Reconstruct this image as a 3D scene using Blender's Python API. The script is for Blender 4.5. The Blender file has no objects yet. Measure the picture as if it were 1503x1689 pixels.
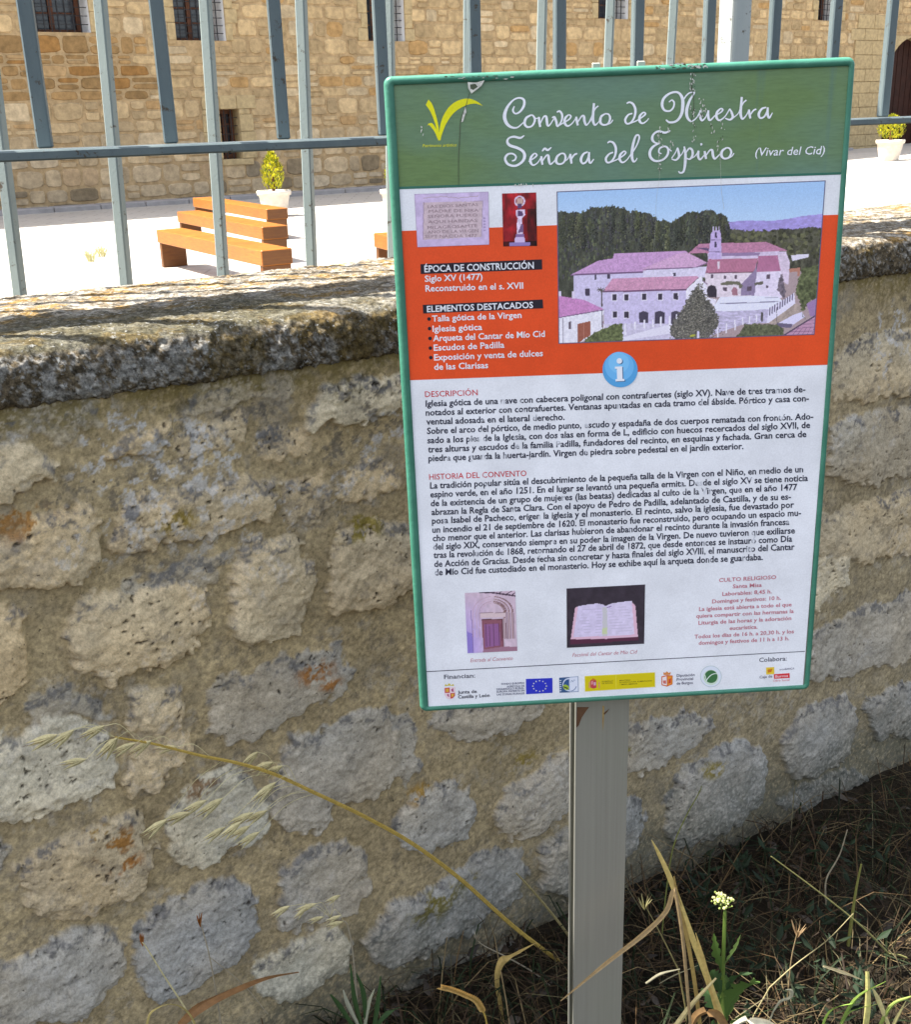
import bpy, math, random
import numpy as np
from mathutils import Vector, Matrix
random.seed(7)
np.random.seed(7)

# ------------------------------------------------------------------ camera, sky, sun, exposure
scene = bpy.context.scene
COL = scene.collection
PW, PH, FOC = 1503.0, 1689.0, 1829.0            # photograph size and focal length in its pixels
EYE = np.array([0.0, 0.0, 2.0])
_dn = np.array([911 - PW / 2, 6030 - PH / 2, FOC]); _dn /= np.linalg.norm(_dn)
_up = -_dn
_fw = np.array([0, 0, 1.0]) - _up * _up[2]; _fw /= np.linalg.norm(_fw)
_rt = np.cross(_fw, _up)
if _rt[0] < 0: _rt = -_rt
RC = np.array([_rt, _fw, _up])                   # camera frame (x right, y down, z forward) to world
cam_data = bpy.data.cameras.new('camera')
cam_data.sensor_fit = 'HORIZONTAL'; cam_data.sensor_width = 36.0
cam_data.lens = FOC / PW * 36.0
cam_data.clip_start = 0.05; cam_data.clip_end = 2000
cam = bpy.data.objects.new('camera', cam_data); COL.objects.link(cam)
_m = Matrix(((RC[0][0], -RC[0][1], -RC[0][2], EYE[0]), (RC[1][0], -RC[1][1], -RC[1][2], EYE[1]),
             (RC[2][0], -RC[2][1], -RC[2][2], EYE[2]), (0, 0, 0, 1)))
cam.matrix_world = _m
scene.camera = cam

SUN_EL, SUN_AZ = 60.0, 181.0                     # azimuth counted from +x towards +y: the sun stands to the left
_sd = Vector((math.cos(math.radians(SUN_AZ)) * math.cos(math.radians(SUN_EL)),
              math.sin(math.radians(SUN_AZ)) * math.cos(math.radians(SUN_EL)), math.sin(math.radians(SUN_EL))))
sun_d = bpy.data.lights.new('sun', 'SUN'); sun_d.energy = 4.6; sun_d.angle = math.radians(0.5); sun_d.color = (1.0, 0.95, 0.87)
sun = bpy.data.objects.new('sun', sun_d); COL.objects.link(sun)
sun.rotation_euler = _sd.to_track_quat('Z', 'Y').to_euler()
world = bpy.data.worlds.new('World'); scene.world = world; world.use_nodes = True
wn = world.node_tree; wn.nodes.clear()
_o = wn.nodes.new('ShaderNodeOutputWorld'); _b = wn.nodes.new('ShaderNodeBackground'); _s = wn.nodes.new('ShaderNodeTexSky')
_s.sky_type = 'NISHITA'; _s.sun_disc = False; _s.sun_elevation = math.radians(SUN_EL)
_s.sun_rotation = math.radians(90.0 - SUN_AZ); _s.dust_density = 3.0; _s.air_density = 1.0; _s.ozone_density = 1.0
_h = wn.nodes.new('ShaderNodeHueSaturation'); _h.inputs['Saturation'].default_value = 0.55
wn.links.new(_s.outputs[0], _h.inputs['Color']); wn.links.new(_h.outputs[0], _b.inputs[0])
_b.inputs[1].default_value = 0.11
wn.links.new(_b.outputs[0], _o.inputs[0])
scene.view_settings.view_transform = 'Standard'; scene.view_settings.look = 'None'
scene.view_settings.gamma = 1.0; scene.view_settings.use_curve_mapping = False
scene.view_settings.exposure = 1.9

# ------------------------------------------------------------------ geometry helpers
def ray(px, py): return RC @ np.array([px - PW / 2, py - PH / 2, FOC])
def onz(px, py, z):
    r = ray(px, py); return EYE + r * ((z - EYE[2]) / r[2])
def onv(px, py, p0, d):                          # on the vertical plane through p0 along d
    n = np.array([d[1], -d[0], 0.0]); r = ray(px, py)
    return EYE + r * (((np.array([p0[0], p0[1], 0.0]) - np.array([EYE[0], EYE[1], 0])) @ n) / (r @ n))
def aty(px, py, y):                              # at a distance y in front of the viewer
    r = ray(px, py); return EYE + r * (y / r[1])
def lin(c): return tuple((x / 255 / 12.92) if x / 255 <= 0.04045 else ((x / 255 + 0.055) / 1.055) ** 2.4 for x in c)
def linA(a):
    a = np.asarray(a, float) / 255.0
    return np.where(a <= 0.04045, a / 12.92, ((a + 0.055) / 1.055) ** 2.4)
def sstep(a, b, x):
    t = np.clip((x - a) / (b - a), 0, 1); return t * t * (3 - 2 * t)
def vnoise(x, y, seed=0):
    x = np.asarray(x, float); y = np.asarray(y, float)
    ix = np.floor(x).astype(np.int64); iy = np.floor(y).astype(np.int64)
    fx = x - ix; fy = y - iy; fx = fx * fx * (3 - 2 * fx); fy = fy * fy * (3 - 2 * fy)
    def h(a, b):
        k = (a * 374761393 + b * 668265263 + seed * 974634541) & 0xffffffff
        k = ((k ^ (k >> 13)) * 1274126177) & 0xffffffff
        k = ((k ^ (k >> 16)) * 2246822519) & 0xffffffff
        return ((k ^ (k >> 15)) & 0xffffff) / float(0xffffff)
    return (h(ix, iy) * (1 - fx) + h(ix + 1, iy) * fx) * (1 - fy) + (h(ix, iy + 1) * (1 - fx) + h(ix + 1, iy + 1) * fx) * fy
def fbm(x, y, oct=4, seed=0, gain=0.5):
    t = 0; a = 1.0; s = 0
    for i in range(oct):
        t = t + a * vnoise(x * 2 ** i + 17.3 * i, y * 2 ** i - 9.1 * i, seed + i); s += a; a *= gain
    return t / s

def link(o, parent=None):
    COL.objects.link(o)
    if parent is not None: o.parent = parent
    return o
def tag(o, label=None, cat=None, group=None, kind=None):
    if label: o['label'] = label
    if cat: o['category'] = cat
    if group: o['group'] = group
    if kind: o['kind'] = kind
    return o
def thing(name, label, cat, loc=(0, 0, 0), group=None):
    o = bpy.data.objects.new(name, None); o.empty_display_size = 0.1
    o.location = tuple(float(v) for v in loc); link(o)
    return tag(o, label, cat, group)
def set_col(me, cols, name='Col'):
    ca = me.color_attributes.new(name, 'FLOAT_COLOR', 'POINT')
    c = np.ones((len(me.vertices), 4), np.float32); c[:, :3] = cols
    ca.data.foreach_set('color', c.ravel())
def mesh(name, verts, faces, mats, parent=None, smooth=False, midx=None, cols=None):
    """verts in world coordinates; moved into the parent's frame (parents are never rotated)"""
    me = bpy.data.meshes.new(name)
    v = np.asarray(verts, float)
    if parent is not None:
        p = parent; off = np.zeros(3)
        while p is not None:
            off = off + np.array(p.location); p = p.parent
        v = v - off
    me.from_pydata([tuple(q) for q in v], [], [tuple(int(i) for i in f) for f in faces])
    for m in (mats if isinstance(mats, (list, tuple)) else [mats]): me.materials.append(m)
    if midx is not None: me.polygons.foreach_set('material_index', np.asarray(midx, np.int32))
    if smooth: me.polygons.foreach_set('use_smooth', np.ones(len(me.polygons), bool))
    if cols is not None: set_col(me, np.asarray(cols, float))
    me.update()
    o = bpy.data.objects.new(name, me)
    return link(o, parent)
def grid(name, P, mat, parent=None, cols=None, flip=False, smooth=True):
    n, m = P.shape[:2]
    v = P.reshape(-1, 3).astype(np.float64)
    if parent is not None: v = v - np.array(parent.location)
    i = np.arange(n * m).reshape(n, m)
    q = np.stack([i[:-1, :-1], i[1:, :-1], i[1:, 1:], i[:-1, 1:]], -1).reshape(-1, 4)
    if flip: q = q[:, ::-1]
    me = bpy.data.meshes.new(name)
    me.vertices.add(n * m); me.vertices.foreach_set('co', v.astype(np.float32).ravel())
    me.loops.add(q.size); me.loops.foreach_set('vertex_index', q.astype(np.int32).ravel())
    me.polygons.add(len(q)); me.polygons.foreach_set('loop_start', np.arange(0, q.size, 4, dtype=np.int32))
    me.polygons.foreach_set('loop_total', np.full(len(q), 4, np.int32))
    if smooth: me.polygons.foreach_set('use_smooth', np.ones(len(q), bool))
    me.materials.append(mat); me.update(calc_edges=True); me.validate()
    if cols is not None: set_col(me, cols.reshape(-1, 3))
    o = bpy.data.objects.new(name, me)
    return link(o, parent)

class MB:
    """collects polygons for ONE mesh object"""
    def __init__(s): s.v = []; s.f = []; s.c = []; s.m = []
    def add(s, vs, fs, c=(0.5, 0.5, 0.5), m=0):
        b = len(s.v); s.v.extend([tuple(float(t) for t in q) for q in vs]); s.c.extend([c] * len(vs))
        for f in fs: s.f.append([b + i for i in f]); s.m.append(m)
    def box(s, o, ax, ay, az, lo, hi, c=(0.5, 0.5, 0.5), m=0, bev=0.0):
        o, ax, ay, az = (np.asarray(t, float) for t in (o, ax, ay, az))
        if bev <= 0:
            P = [o + ax * x + ay * y + az * z for z in (lo[2], hi[2]) for y in (lo[1], hi[1]) for x in (lo[0], hi[0])]
            s.add(P, [(0, 2, 3, 1), (4, 5, 7, 6), (0, 1, 5, 4), (2, 6, 7, 3), (0, 4, 6, 2), (1, 3, 7, 5)], c, m)
        else:
            b = bev; L = []
            for (x0, x1, y0, y1, z) in ((lo[0] + b, hi[0] - b, lo[1] + b, hi[1] - b, lo[2]), (lo[0], hi[0], lo[1], hi[1], lo[2] + b),
                                        (lo[0], hi[0], lo[1], hi[1], hi[2] - b), (lo[0] + b, hi[0] - b, lo[1] + b, hi[1] - b, hi[2])):
                k = b if z in (lo[2] + b, hi[2] - b) else b * 0.4
                ring = [(x0 + k, y0), (x1 - k, y0), (x1, y0 + k), (x1, y1 - k), (x1 - k, y1), (x0 + k, y1), (x0, y1 - k), (x0, y0 + k)]
                L.append([o + ax * x + ay * y + az * z for x, y in ring])
            V = [p for r in L for p in r]; F = [tuple(range(7, -1, -1)), tuple(range(24, 32))]
            for r in range(3):
                for i in range(8):
                    j = (i + 1) % 8; F.append((r * 8 + i, r * 8 + j, r * 8 + 8 + j, r * 8 + 8 + i))
            s.add(V, F, c, m)
    def tube(s, pts, rad, n=5, c=(0.5, 0.5, 0.5), m=0):
        pts = [np.asarray(p, float) for p in pts]; k = len(pts)
        rads = rad if hasattr(rad, '__len__') else [rad] * k
        V = []; a = None
        for i, p in enumerate(pts):
            t = pts[min(i + 1, k - 1)] - pts[max(i - 1, 0)]; t = t / (np.linalg.norm(t) + 1e-12)
            if a is None:
                a = np.cross(t, [0.3, 1, 0.2]); 
            a = a - t * (a @ t); a /= np.linalg.norm(a) + 1e-12
            b = np.cross(t, a)
            V += [p + (a * math.cos(2 * math.pi * j / n) + b * math.sin(2 * math.pi * j / n)) * rads[i] for j in range(n)]
        F = [tuple(range(n - 1, -1, -1)), tuple(range((k - 1) * n, k * n))]
        for i in range(k - 1):
            for j in range(n):
                l = (j + 1) % n; F.append((i * n + j, i * n + l, i * n + n + l, i * n + n + j))
        s.add(V, F, c, m)
    def blade(s, pts, wid, side, c=(0.5, 0.5, 0.5), m=0, fold=0.35):
        """a grass blade: folded ribbon along pts"""
        pts = [np.asarray(p, float) for p in pts]; k = len(pts)
        wids = wid if hasattr(wid, '__len__') else [wid * (1 - (i / (k - 1)) ** 1.6) + 0.0003 for i in range(k)]
        V = []
        for i, p in enumerate(pts):
            t = pts[min(i + 1, k - 1)] - pts[max(i - 1, 0)]; t = t / (np.linalg.norm(t) + 1e-12)
            a = np.asarray(side, float); a = a - t * (a @ t); a /= np.linalg.norm(a) + 1e-12
            b = np.cross(t, a); w = wids[i] / 2
            V += [p - a * w + b * w * fold, p, p + a * w + b * w * fold]
        F = []
        for i in range(k - 1):
            for j in (0, 1): F.append((i * 3 + j, i * 3 + j + 1, i * 3 + 4 + j, i * 3 + 3 + j))
        s.add(V, F, c, m)
    def lathe(s, o, prof, n=28, c=(0.5, 0.5, 0.5), m=0):
        o = np.asarray(o, float); V = []; F = []
        for r, z in prof: V += [o + np.array([r * math.cos(2 * math.pi * j / n), r * math.sin(2 * math.pi * j / n), z]) for j in range(n)]
        for i in range(len(prof) - 1):
            for j in range(n):
                l = (j + 1) % n; F.append((i * n + j, i * n + l, i * n + n + l, i * n + n + j))
        s.add(V, F, c, m)
    def build(s, name, mats, parent=None, smooth=False, cols=True):
        return mesh(name, s.v, s.f, mats, parent, smooth, s.m if isinstance(mats, (list, tuple)) else None, s.c if cols else None)

def smooth_path(pts, sub=6):
    """Catmull-Rom through pts (any dimension)"""
    P = np.asarray(pts, float)
    if len(P) < 3:
        return [P[0] + (P[-1] - P[0]) * t for t in np.linspace(0, 1, sub + 1)]
    Q = np.vstack([2 * P[0] - P[1], P, 2 * P[-1] - P[-2]]); out = []
    for i in range(1, len(Q) - 2):
        for t in np.linspace(0, 1, sub, endpoint=False):
            out.append(0.5 * ((2 * Q[i]) + (-Q[i - 1] + Q[i + 1]) * t + (2 * Q[i - 1] - 5 * Q[i] + 4 * Q[i + 1] - Q[i + 2]) * t * t
                              + (-Q[i - 1] + 3 * Q[i] - 3 * Q[i + 1] + Q[i + 2]) * t ** 3))
    out.append(P[-1]); return out

# ------------------------------------------------------------------ materials
class NT:
    def __init__(s, name):
        s.mat = bpy.data.materials.new(name); s.mat.use_nodes = True; s.t = s.mat.node_tree
        s.b = s.t.nodes['Principled BSDF']; s.out = s.t.nodes['Material Output']
    def n(s, typ, **kw):
        x = s.t.nodes.new('ShaderNode' + typ)
        for k, v in kw.items(): setattr(x, k, v)
        return x
    def l(s, a, b): s.t.links.new(a, b)
    def set(s, sock, v):
        if hasattr(v, 'is_linked'): s.l(v, sock)
        else: sock.default_value = v
    def pos(s, scale=(1, 1, 1)):
        g = s.n('NewGeometry'); m = s.n('Mapping'); m.inputs['Scale'].default_value = scale; s.l(g.outputs['Position'], m.inputs['Vector']); return m.outputs[0]
    def noise(s, vec, scale, detail=4, rough=0.55):
        x = s.n('TexNoise'); x.inputs['Scale'].default_value = scale; x.inputs['Detail'].default_value = detail
        x.inputs['Roughness'].default_value = rough; s.l(vec, x.inputs['Vector']); return x.outputs['Fac']
    def ramp(s, fac, stops):
        x = s.n('ValToRGB'); e = x.color_ramp.elements
        while len(e) < len(stops): e.new(0.5)
        for k, (p, c) in enumerate(stops):
            e[k].position = p; e[k].color = (c, c, c, 1) if not hasattr(c, '__len__') else (*c[:3], 1)
        s.l(fac, x.inputs[0]); return x.outputs[0]
    def mix(s, fac, a, b, typ='MIX'):
        x = s.n('MixRGB', blend_type=typ); s.set(x.inputs[0], fac)
        for i, v in ((1, a), (2, b)): s.set(x.inputs[i], v if hasattr(v, 'is_linked') else (*v[:3], 1))
        return x.outputs[0]
    def math(s, op, a, b=0.5):
        x = s.n('Math', operation=op); s.set(x.inputs[0], a); s.set(x.inputs[1], b); return x.outputs[0]
    def attr(s, name='Col'):
        x = s.n('Attribute'); x.attribute_name = name; return x.outputs['Color']
    def bump(s, h, strength=0.3, dist=0.01):
        x = s.n('Bump'); x.inputs['Strength'].default_value = strength; x.inputs['Distance'].default_value = dist
        s.l(h, x.inputs['Height']); s.l(x.outputs[0], s.b.inputs['Normal'])
    def fin(s, col, rough=0.8, spec=0.3, metal=0.0):
        s.set(s.b.inputs['Base Color'], col if hasattr(col, 'is_linked') else (*col[:3], 1))
        s.set(s.b.inputs['Roughness'], rough); s.b.inputs['Specular IOR Level'].default_value = spec; s.b.inputs['Metallic'].default_value = metal
        return s.mat

def m_attr(name, rough=0.7, spec=0.25, nscale=0, namt=0.3, bump=0, trans=0.0):
    """colour from the mesh's own colour attribute, broken up by fine noise"""
    t = NT(name); c = t.attr()
    if nscale:
        f = t.noise(t.pos(), nscale, 5, 0.65); g = t.ramp(f, [(0.3, 1 - namt), (0.7, 1 + namt * 0.6)])
        c = t.mix(1.0, c, g, 'MULTIPLY')
        if bump: t.bump(f, bump, 0.004)
    m = t.fin(c, rough, spec)
    if trans:
        tr = t.n('BsdfTranslucent'); t.l(c, tr.inputs[0]); mx = t.n('MixShader'); mx.inputs[0].default_value = trans
        t.l(t.b.outputs[0], mx.inputs[1]); t.l(tr.outputs[0], mx.inputs[2]); t.l(mx.outputs[0], t.out.inputs[0])
    return m
def m_wall():
    t = NT('rubble_masonry'); p = t.pos(); c = t.attr()
    f1 = t.noise(p, 60, 6, 0.7); f2 = t.noise(p, 240, 4, 0.7); f3 = t.noise(p, 14, 5, 0.6)
    c = t.mix(1.0, c, t.ramp(f1, [(0.32, 0.78), (0.5, 1.0), (0.7, 1.15)]), 'MULTIPLY')
    c = t.mix(1.0, c, t.ramp(f2, [(0.3, 0.8), (0.5, 1.0), (0.72, 1.18)]), 'MULTIPLY')
    c = t.mix(t.ramp(f3, [(0.55, 0.0), (0.75, 0.35)]), c, (0.2, 0.17, 0.12))
    pit = t.ramp(t.noise(p, 95, 2, 0.4), [(0.22, 1.0), (0.27, 0.0)])
    c = t.mix(t.math('MULTIPLY', pit, 0.75), c, (0.05, 0.04, 0.03))
    h = t.math('ADD', t.math('MULTIPLY', f1, 0.6), t.math('MULTIPLY', f2, 0.5)); h = t.math('SUBTRACT', h, t.math('MULTIPLY', pit, 0.5))
    t.bump(h, 0.42, 0.004)
    return t.fin(c, 0.95, 0.12)
def m_coping():
    t = NT('lichen_stone'); p = t.pos(); c = t.attr(); up = t.n('SeparateXYZ'); g_ = t.n('NewGeometry'); t.l(g_.outputs['Normal'], up.inputs[0])
    f1 = t.noise(p, 75, 7, 0.72); f2 = t.noise(p, 200, 4, 0.7); z = t.ramp(t.noise(p, 17, 4, 0.6), [(0.42, 0.15), (0.58, 1.0)])
    c = t.mix(1.0, c, t.ramp(f1, [(0.34, 0.35), (0.5, 1.0), (0.68, 1.7)]), 'MULTIPLY'); c = t.mix(1.0, c, t.ramp(f2, [(0.35, 0.6), (0.5, 1.0), (0.66, 1.4)]), 'MULTIPLY')
    sp = t.math('MULTIPLY', t.ramp(t.noise(p, 115, 4, 0.6), [(0.585, 0.0), (0.63, 1.0)]), z); c = t.mix(t.math('MULTIPLY', sp, 0.8), c, (0.36, 0.36, 0.34))
    dk = t.ramp(t.noise(t.pos((1.1, 1.1, 1.1)), 90, 5, 0.7), [(0.34, 1.0), (0.40, 0.0)]); c = t.mix(t.math('MULTIPLY', dk, 0.8), c, (0.02, 0.017, 0.012))
    t.bump(t.math('ADD', f1, t.math('MULTIPLY', sp, 0.4)), 0.8, 0.007)
    return t.fin(c, 0.95, 0.1)
def m_paint(name, col, col2, rough=0.45, chips=None, scale=25, streak=(1, 1, 1)):
    t = NT(name); p = t.pos(streak); f = t.noise(p, scale, 5, 0.65)
    c = t.mix(t.ramp(f, [(0.3, 0.0), (0.7, 1.0)]), col, col2)
    if chips:
        k = t.ramp(t.noise(t.pos(), 38, 6, 0.75), [(0.60, 0.0), (0.65, 1.0)]); c = t.mix(k, c, chips)
    g = t.noise(t.pos(), 160, 4, 0.6); t.bump(g, 0.25, 0.002)
    return t.fin(c, rough, 0.4)
def m_metal(name, col, rough=0.4):
    t = NT(name); f = t.noise(t.pos((160, 160, 2)), 1.0, 5, 0.7); g = t.noise(t.pos((6, 6, 3)), 1, 5, 0.6)
    c = t.mix(t.ramp(f, [(0.3, 0.0), (0.7, 1.0)]), tuple(x * 0.9 for x in col), tuple(min(1, x * 1.06) for x in col))
    c = t.mix(t.ramp(g, [(0.5, 0.0), (0.8, 0.5)]), c, (0.33, 0.35, 0.27))
    t.bump(f, 0.05, 0.001)
    return t.fin(c, rough, 0.5, 0.55)
def m_wood(name='varnished_wood', k=1.0):
    t = NT(name); f = t.noise(t.pos((3, 3, 30)), 2.5, 6, 0.7); g = t.noise(t.pos(), 1.7, 3)
    c = t.mix(t.ramp(f, [(0.3, 0.0), (0.7, 1.0)]), (0.21, 0.070, 0.006), (0.35, 0.135, 0.013)); c = t.mix(t.ramp(g, [(0.4, 0.0), (0.8, 0.35)]), c, (0.13, 0.045, 0.008))
    c = t.mix(1.0, c, (k, k * 0.9, k * 0.85), 'MULTIPLY'); t.bump(f, 0.2, 0.004)
    return t.fin(c, 0.45, 0.4)
def m_plaza():
    t = NT('pale_paving'); f = t.noise(t.pos(), 0.6, 5); g = t.noise(t.pos(), 25, 5, 0.7)
    c = t.mix(t.ramp(f, [(0.35, 0.0), (0.7, 1.0)]), (0.42, 0.39, 0.345), (0.48, 0.45, 0.405)); c = t.mix(1.0, c, t.ramp(g, [(0.3, 0.85), (0.7, 1.08)]), 'MULTIPLY')
    b_ = t.n('TexBrick'); mp = t.pos((1, 1, 1)); t.l(mp, b_.inputs['Vector']); b_.inputs['Scale'].default_value = 0.7; b_.inputs['Mortar Size'].default_value = 0.012; c = t.mix(t.math('MULTIPLY', b_.outputs['Fac'], 0.45), c, (0.2, 0.18, 0.16))
    t.bump(g, 0.2, 0.01); return t.fin(c, 0.9, 0.2)
def m_soil():
    t = NT('dry_soil'); f = t.noise(t.pos(), 3, 6, 0.7); g = t.noise(t.pos(), 60, 6, 0.7)
    c = t.mix(t.ramp(f, [(0.35, 0.0), (0.65, 1.0)]), (0.016, 0.013, 0.009), (0.036, 0.028, 0.018)); c = t.mix(1.0, c, t.ramp(g, [(0.3, 0.6), (0.7, 1.4)]), 'MULTIPLY')
    t.bump(g, 0.8, 0.02); return t.fin(c, 0.95, 0.1)
def m_flat(name, col, rough=0.6, spec=0.3, amt=0.25, scale=40):
    t = NT(name); f = t.noise(t.pos(), scale, 5, 0.6)
    return t.fin(t.mix(1.0, col, t.ramp(f, [(0.3, 1 - amt), (0.7, 1 + amt * 0.5)]), 'MULTIPLY'), rough, spec)
def m_print(name, col, fade=(0.78, 0.8, 0.86), amt=0.0, rough=0.42, spec=0.35):
    """ink on the sheet, slightly mottled; amt = how much has worn through to the white below"""
    t = NT(name); f = t.noise(t.pos(), 14, 4, 0.6); g = t.noise(t.pos((400, 400, 400)), 1, 3, 0.6)
    c = t.mix(1.0, col, t.ramp(f, [(0.3, 0.9), (0.7, 1.06)]), 'MULTIPLY'); c = t.mix(1.0, c, t.ramp(g, [(0.3, 0.93), (0.7, 1.05)]), 'MULTIPLY')
    if amt:
        k = t.ramp(t.noise(t.pos((60, 60, 22)), 1.0, 3, 0.6), [(0.62, 0.0), (0.68, amt)]); c = t.mix(k, c, fade)
    return t.fin(c, rough, spec)
def m_fade_green():
    t = NT('faded_green_print'); f = t.noise(t.pos((1, 1, 2)), 3.5, 3, 0.5); h = t.noise(t.pos((60, 60, 400)), 1.0, 4, 0.6); s_ = t.noise(t.pos((30, 30, 1.2)), 1.0, 3, 0.5)
    c = t.mix(t.ramp(f, [(0.38, 0.0), (0.62, 1.0)]), lin((104, 130, 82)), lin((102, 132, 112)))
    c = t.mix(1.0, c, t.ramp(h, [(0.3, 0.88), (0.7, 1.08)]), 'MULTIPLY')
    c = t.mix(t.ramp(s_, [(0.66, 0.0), (0.74, 0.35)]), c, lin((75, 110, 125)))
    return t.fin(c, 0.45, 0.3)
def m_glass():
    t = NT('window_glass'); return t.fin((0.03, 0.035, 0.045), 0.08, 0.6)
MAT = dict(
    wall=m_wall(), coping=m_coping(), iron_pale=m_paint('pale_iron_paint', lin((112, 124, 124)), lin((128, 138, 134)), 0.5, (0.06, 0.045, 0.03), 12, (1, 1, 0.25)), iron_post=m_paint('post_paint', lin((150, 158, 156)), lin((165, 170, 166)), 0.5, (0.08, 0.06, 0.04), 10, (1, 1, 0.3)), iron=m_paint('grey_iron_paint', lin((78, 91, 95)), lin((98, 109, 109)), 0.5, (0.05, 0.035, 0.02), 12, (1, 1, 0.25)),
    plaza=m_plaza(), soil=m_soil(), wood=m_wood(), shaded_wood=m_wood('shade_darkened_wood', 0.42), masonry=m_attr('ochre_masonry', 0.95, 0.12, 7, 0.35, 0.3),  # bench ends and legs: copy of the wood with their shade in its colour
    dressed=m_flat('dressed_stone', lin((176, 156, 118)), 0.9, 0.15, 0.3, 9), plaster=m_flat('white_plaster', (0.75, 0.74, 0.72), 0.9, 0.15, 0.1, 6),
    brown=m_flat('brown_window_wood', (0.12, 0.045, 0.02), 0.6, 0.3, 0.4, 8), grille=m_flat('black_grille', (0.02, 0.02, 0.022), 0.6), glass=m_glass(), dark=m_flat('dark_door_wood', (0.035, 0.012, 0.008), 0.7, 0.2, 0.4, 5),
    tile=m_flat('roof_tile', (0.3, 0.13, 0.07), 0.9, 0.2, 0.4, 3), kerb=m_flat('grey_kerb', (0.33, 0.31, 0.3), 0.9, 0.15, 0.2, 5), pot=m_flat('cream_pot', (0.62, 0.56, 0.48), 0.75, 0.25, 0.15, 9),
    leafs=m_attr('leaves', 0.65, 0.25, 0, 0, 0, 0.3), straw=m_attr('dry_straw', 0.7, 0.25, 90, 0.25, 0, 0.2), frame=m_paint('green_frame_paint', lin((52, 110, 90)), lin((70, 128, 108)), 0.38, None, 18),
    sheet=m_print('white_print', (0.83, 0.84, 0.885), amt=0), header=m_fade_green(), orange=m_print('orange_print', lin((232, 82, 36))), photo=m_attr('photo_print', 0.4, 0.35, 0), white_ink=m_print('white_ink', (0.82, 0.84, 0.9)),
    black_ink=m_print('dark_ink', lin((38, 32, 44))), text_ink=m_print('worn_text_ink', lin((44, 46, 66)), amt=0.8), red_ink=m_print('red_ink', lin((205, 62, 72)), amt=0.4), rose_ink=m_print('rose_ink', lin((196, 120, 134))), teal_ink=m_print('teal_ink', lin((52, 108, 92))),
    yellow_ink=m_print('yellow_ink', lin((226, 222, 18))), steel=m_metal('galvanised_steel', (0.37, 0.37, 0.325)), attrprint=m_attr('colour_print', 0.42, 0.35), chip=m_flat('bare_primer', (0.62, 0.62, 0.56), 0.8, 0.2, 0.4, 300), cracki=m_flat('crack_dirt', (0.09, 0.11, 0.07), 0.8, 0.2), petal=m_flat('cream_petal', (0.75, 0.76, 0.5), 0.7))
# ------------------------------------------------------------------ the rubble wall: a height field with the stones the photograph shows
WAZ = math.radians(57.7)
WD = np.array([math.sin(WAZ), math.cos(WAZ), 0.0]); WN = np.array([WD[1], -WD[0], 0.0])   # along the wall / out of it towards the viewer
W0 = np.array([-0.114, 2.190, 0.0]); CT = 1.67; CB = 1.572                          # coping top and underside
def wall_sz(px, py):
    q = onv(px, py, W0, WD); return (q - W0) @ WD, q[2]
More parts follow.
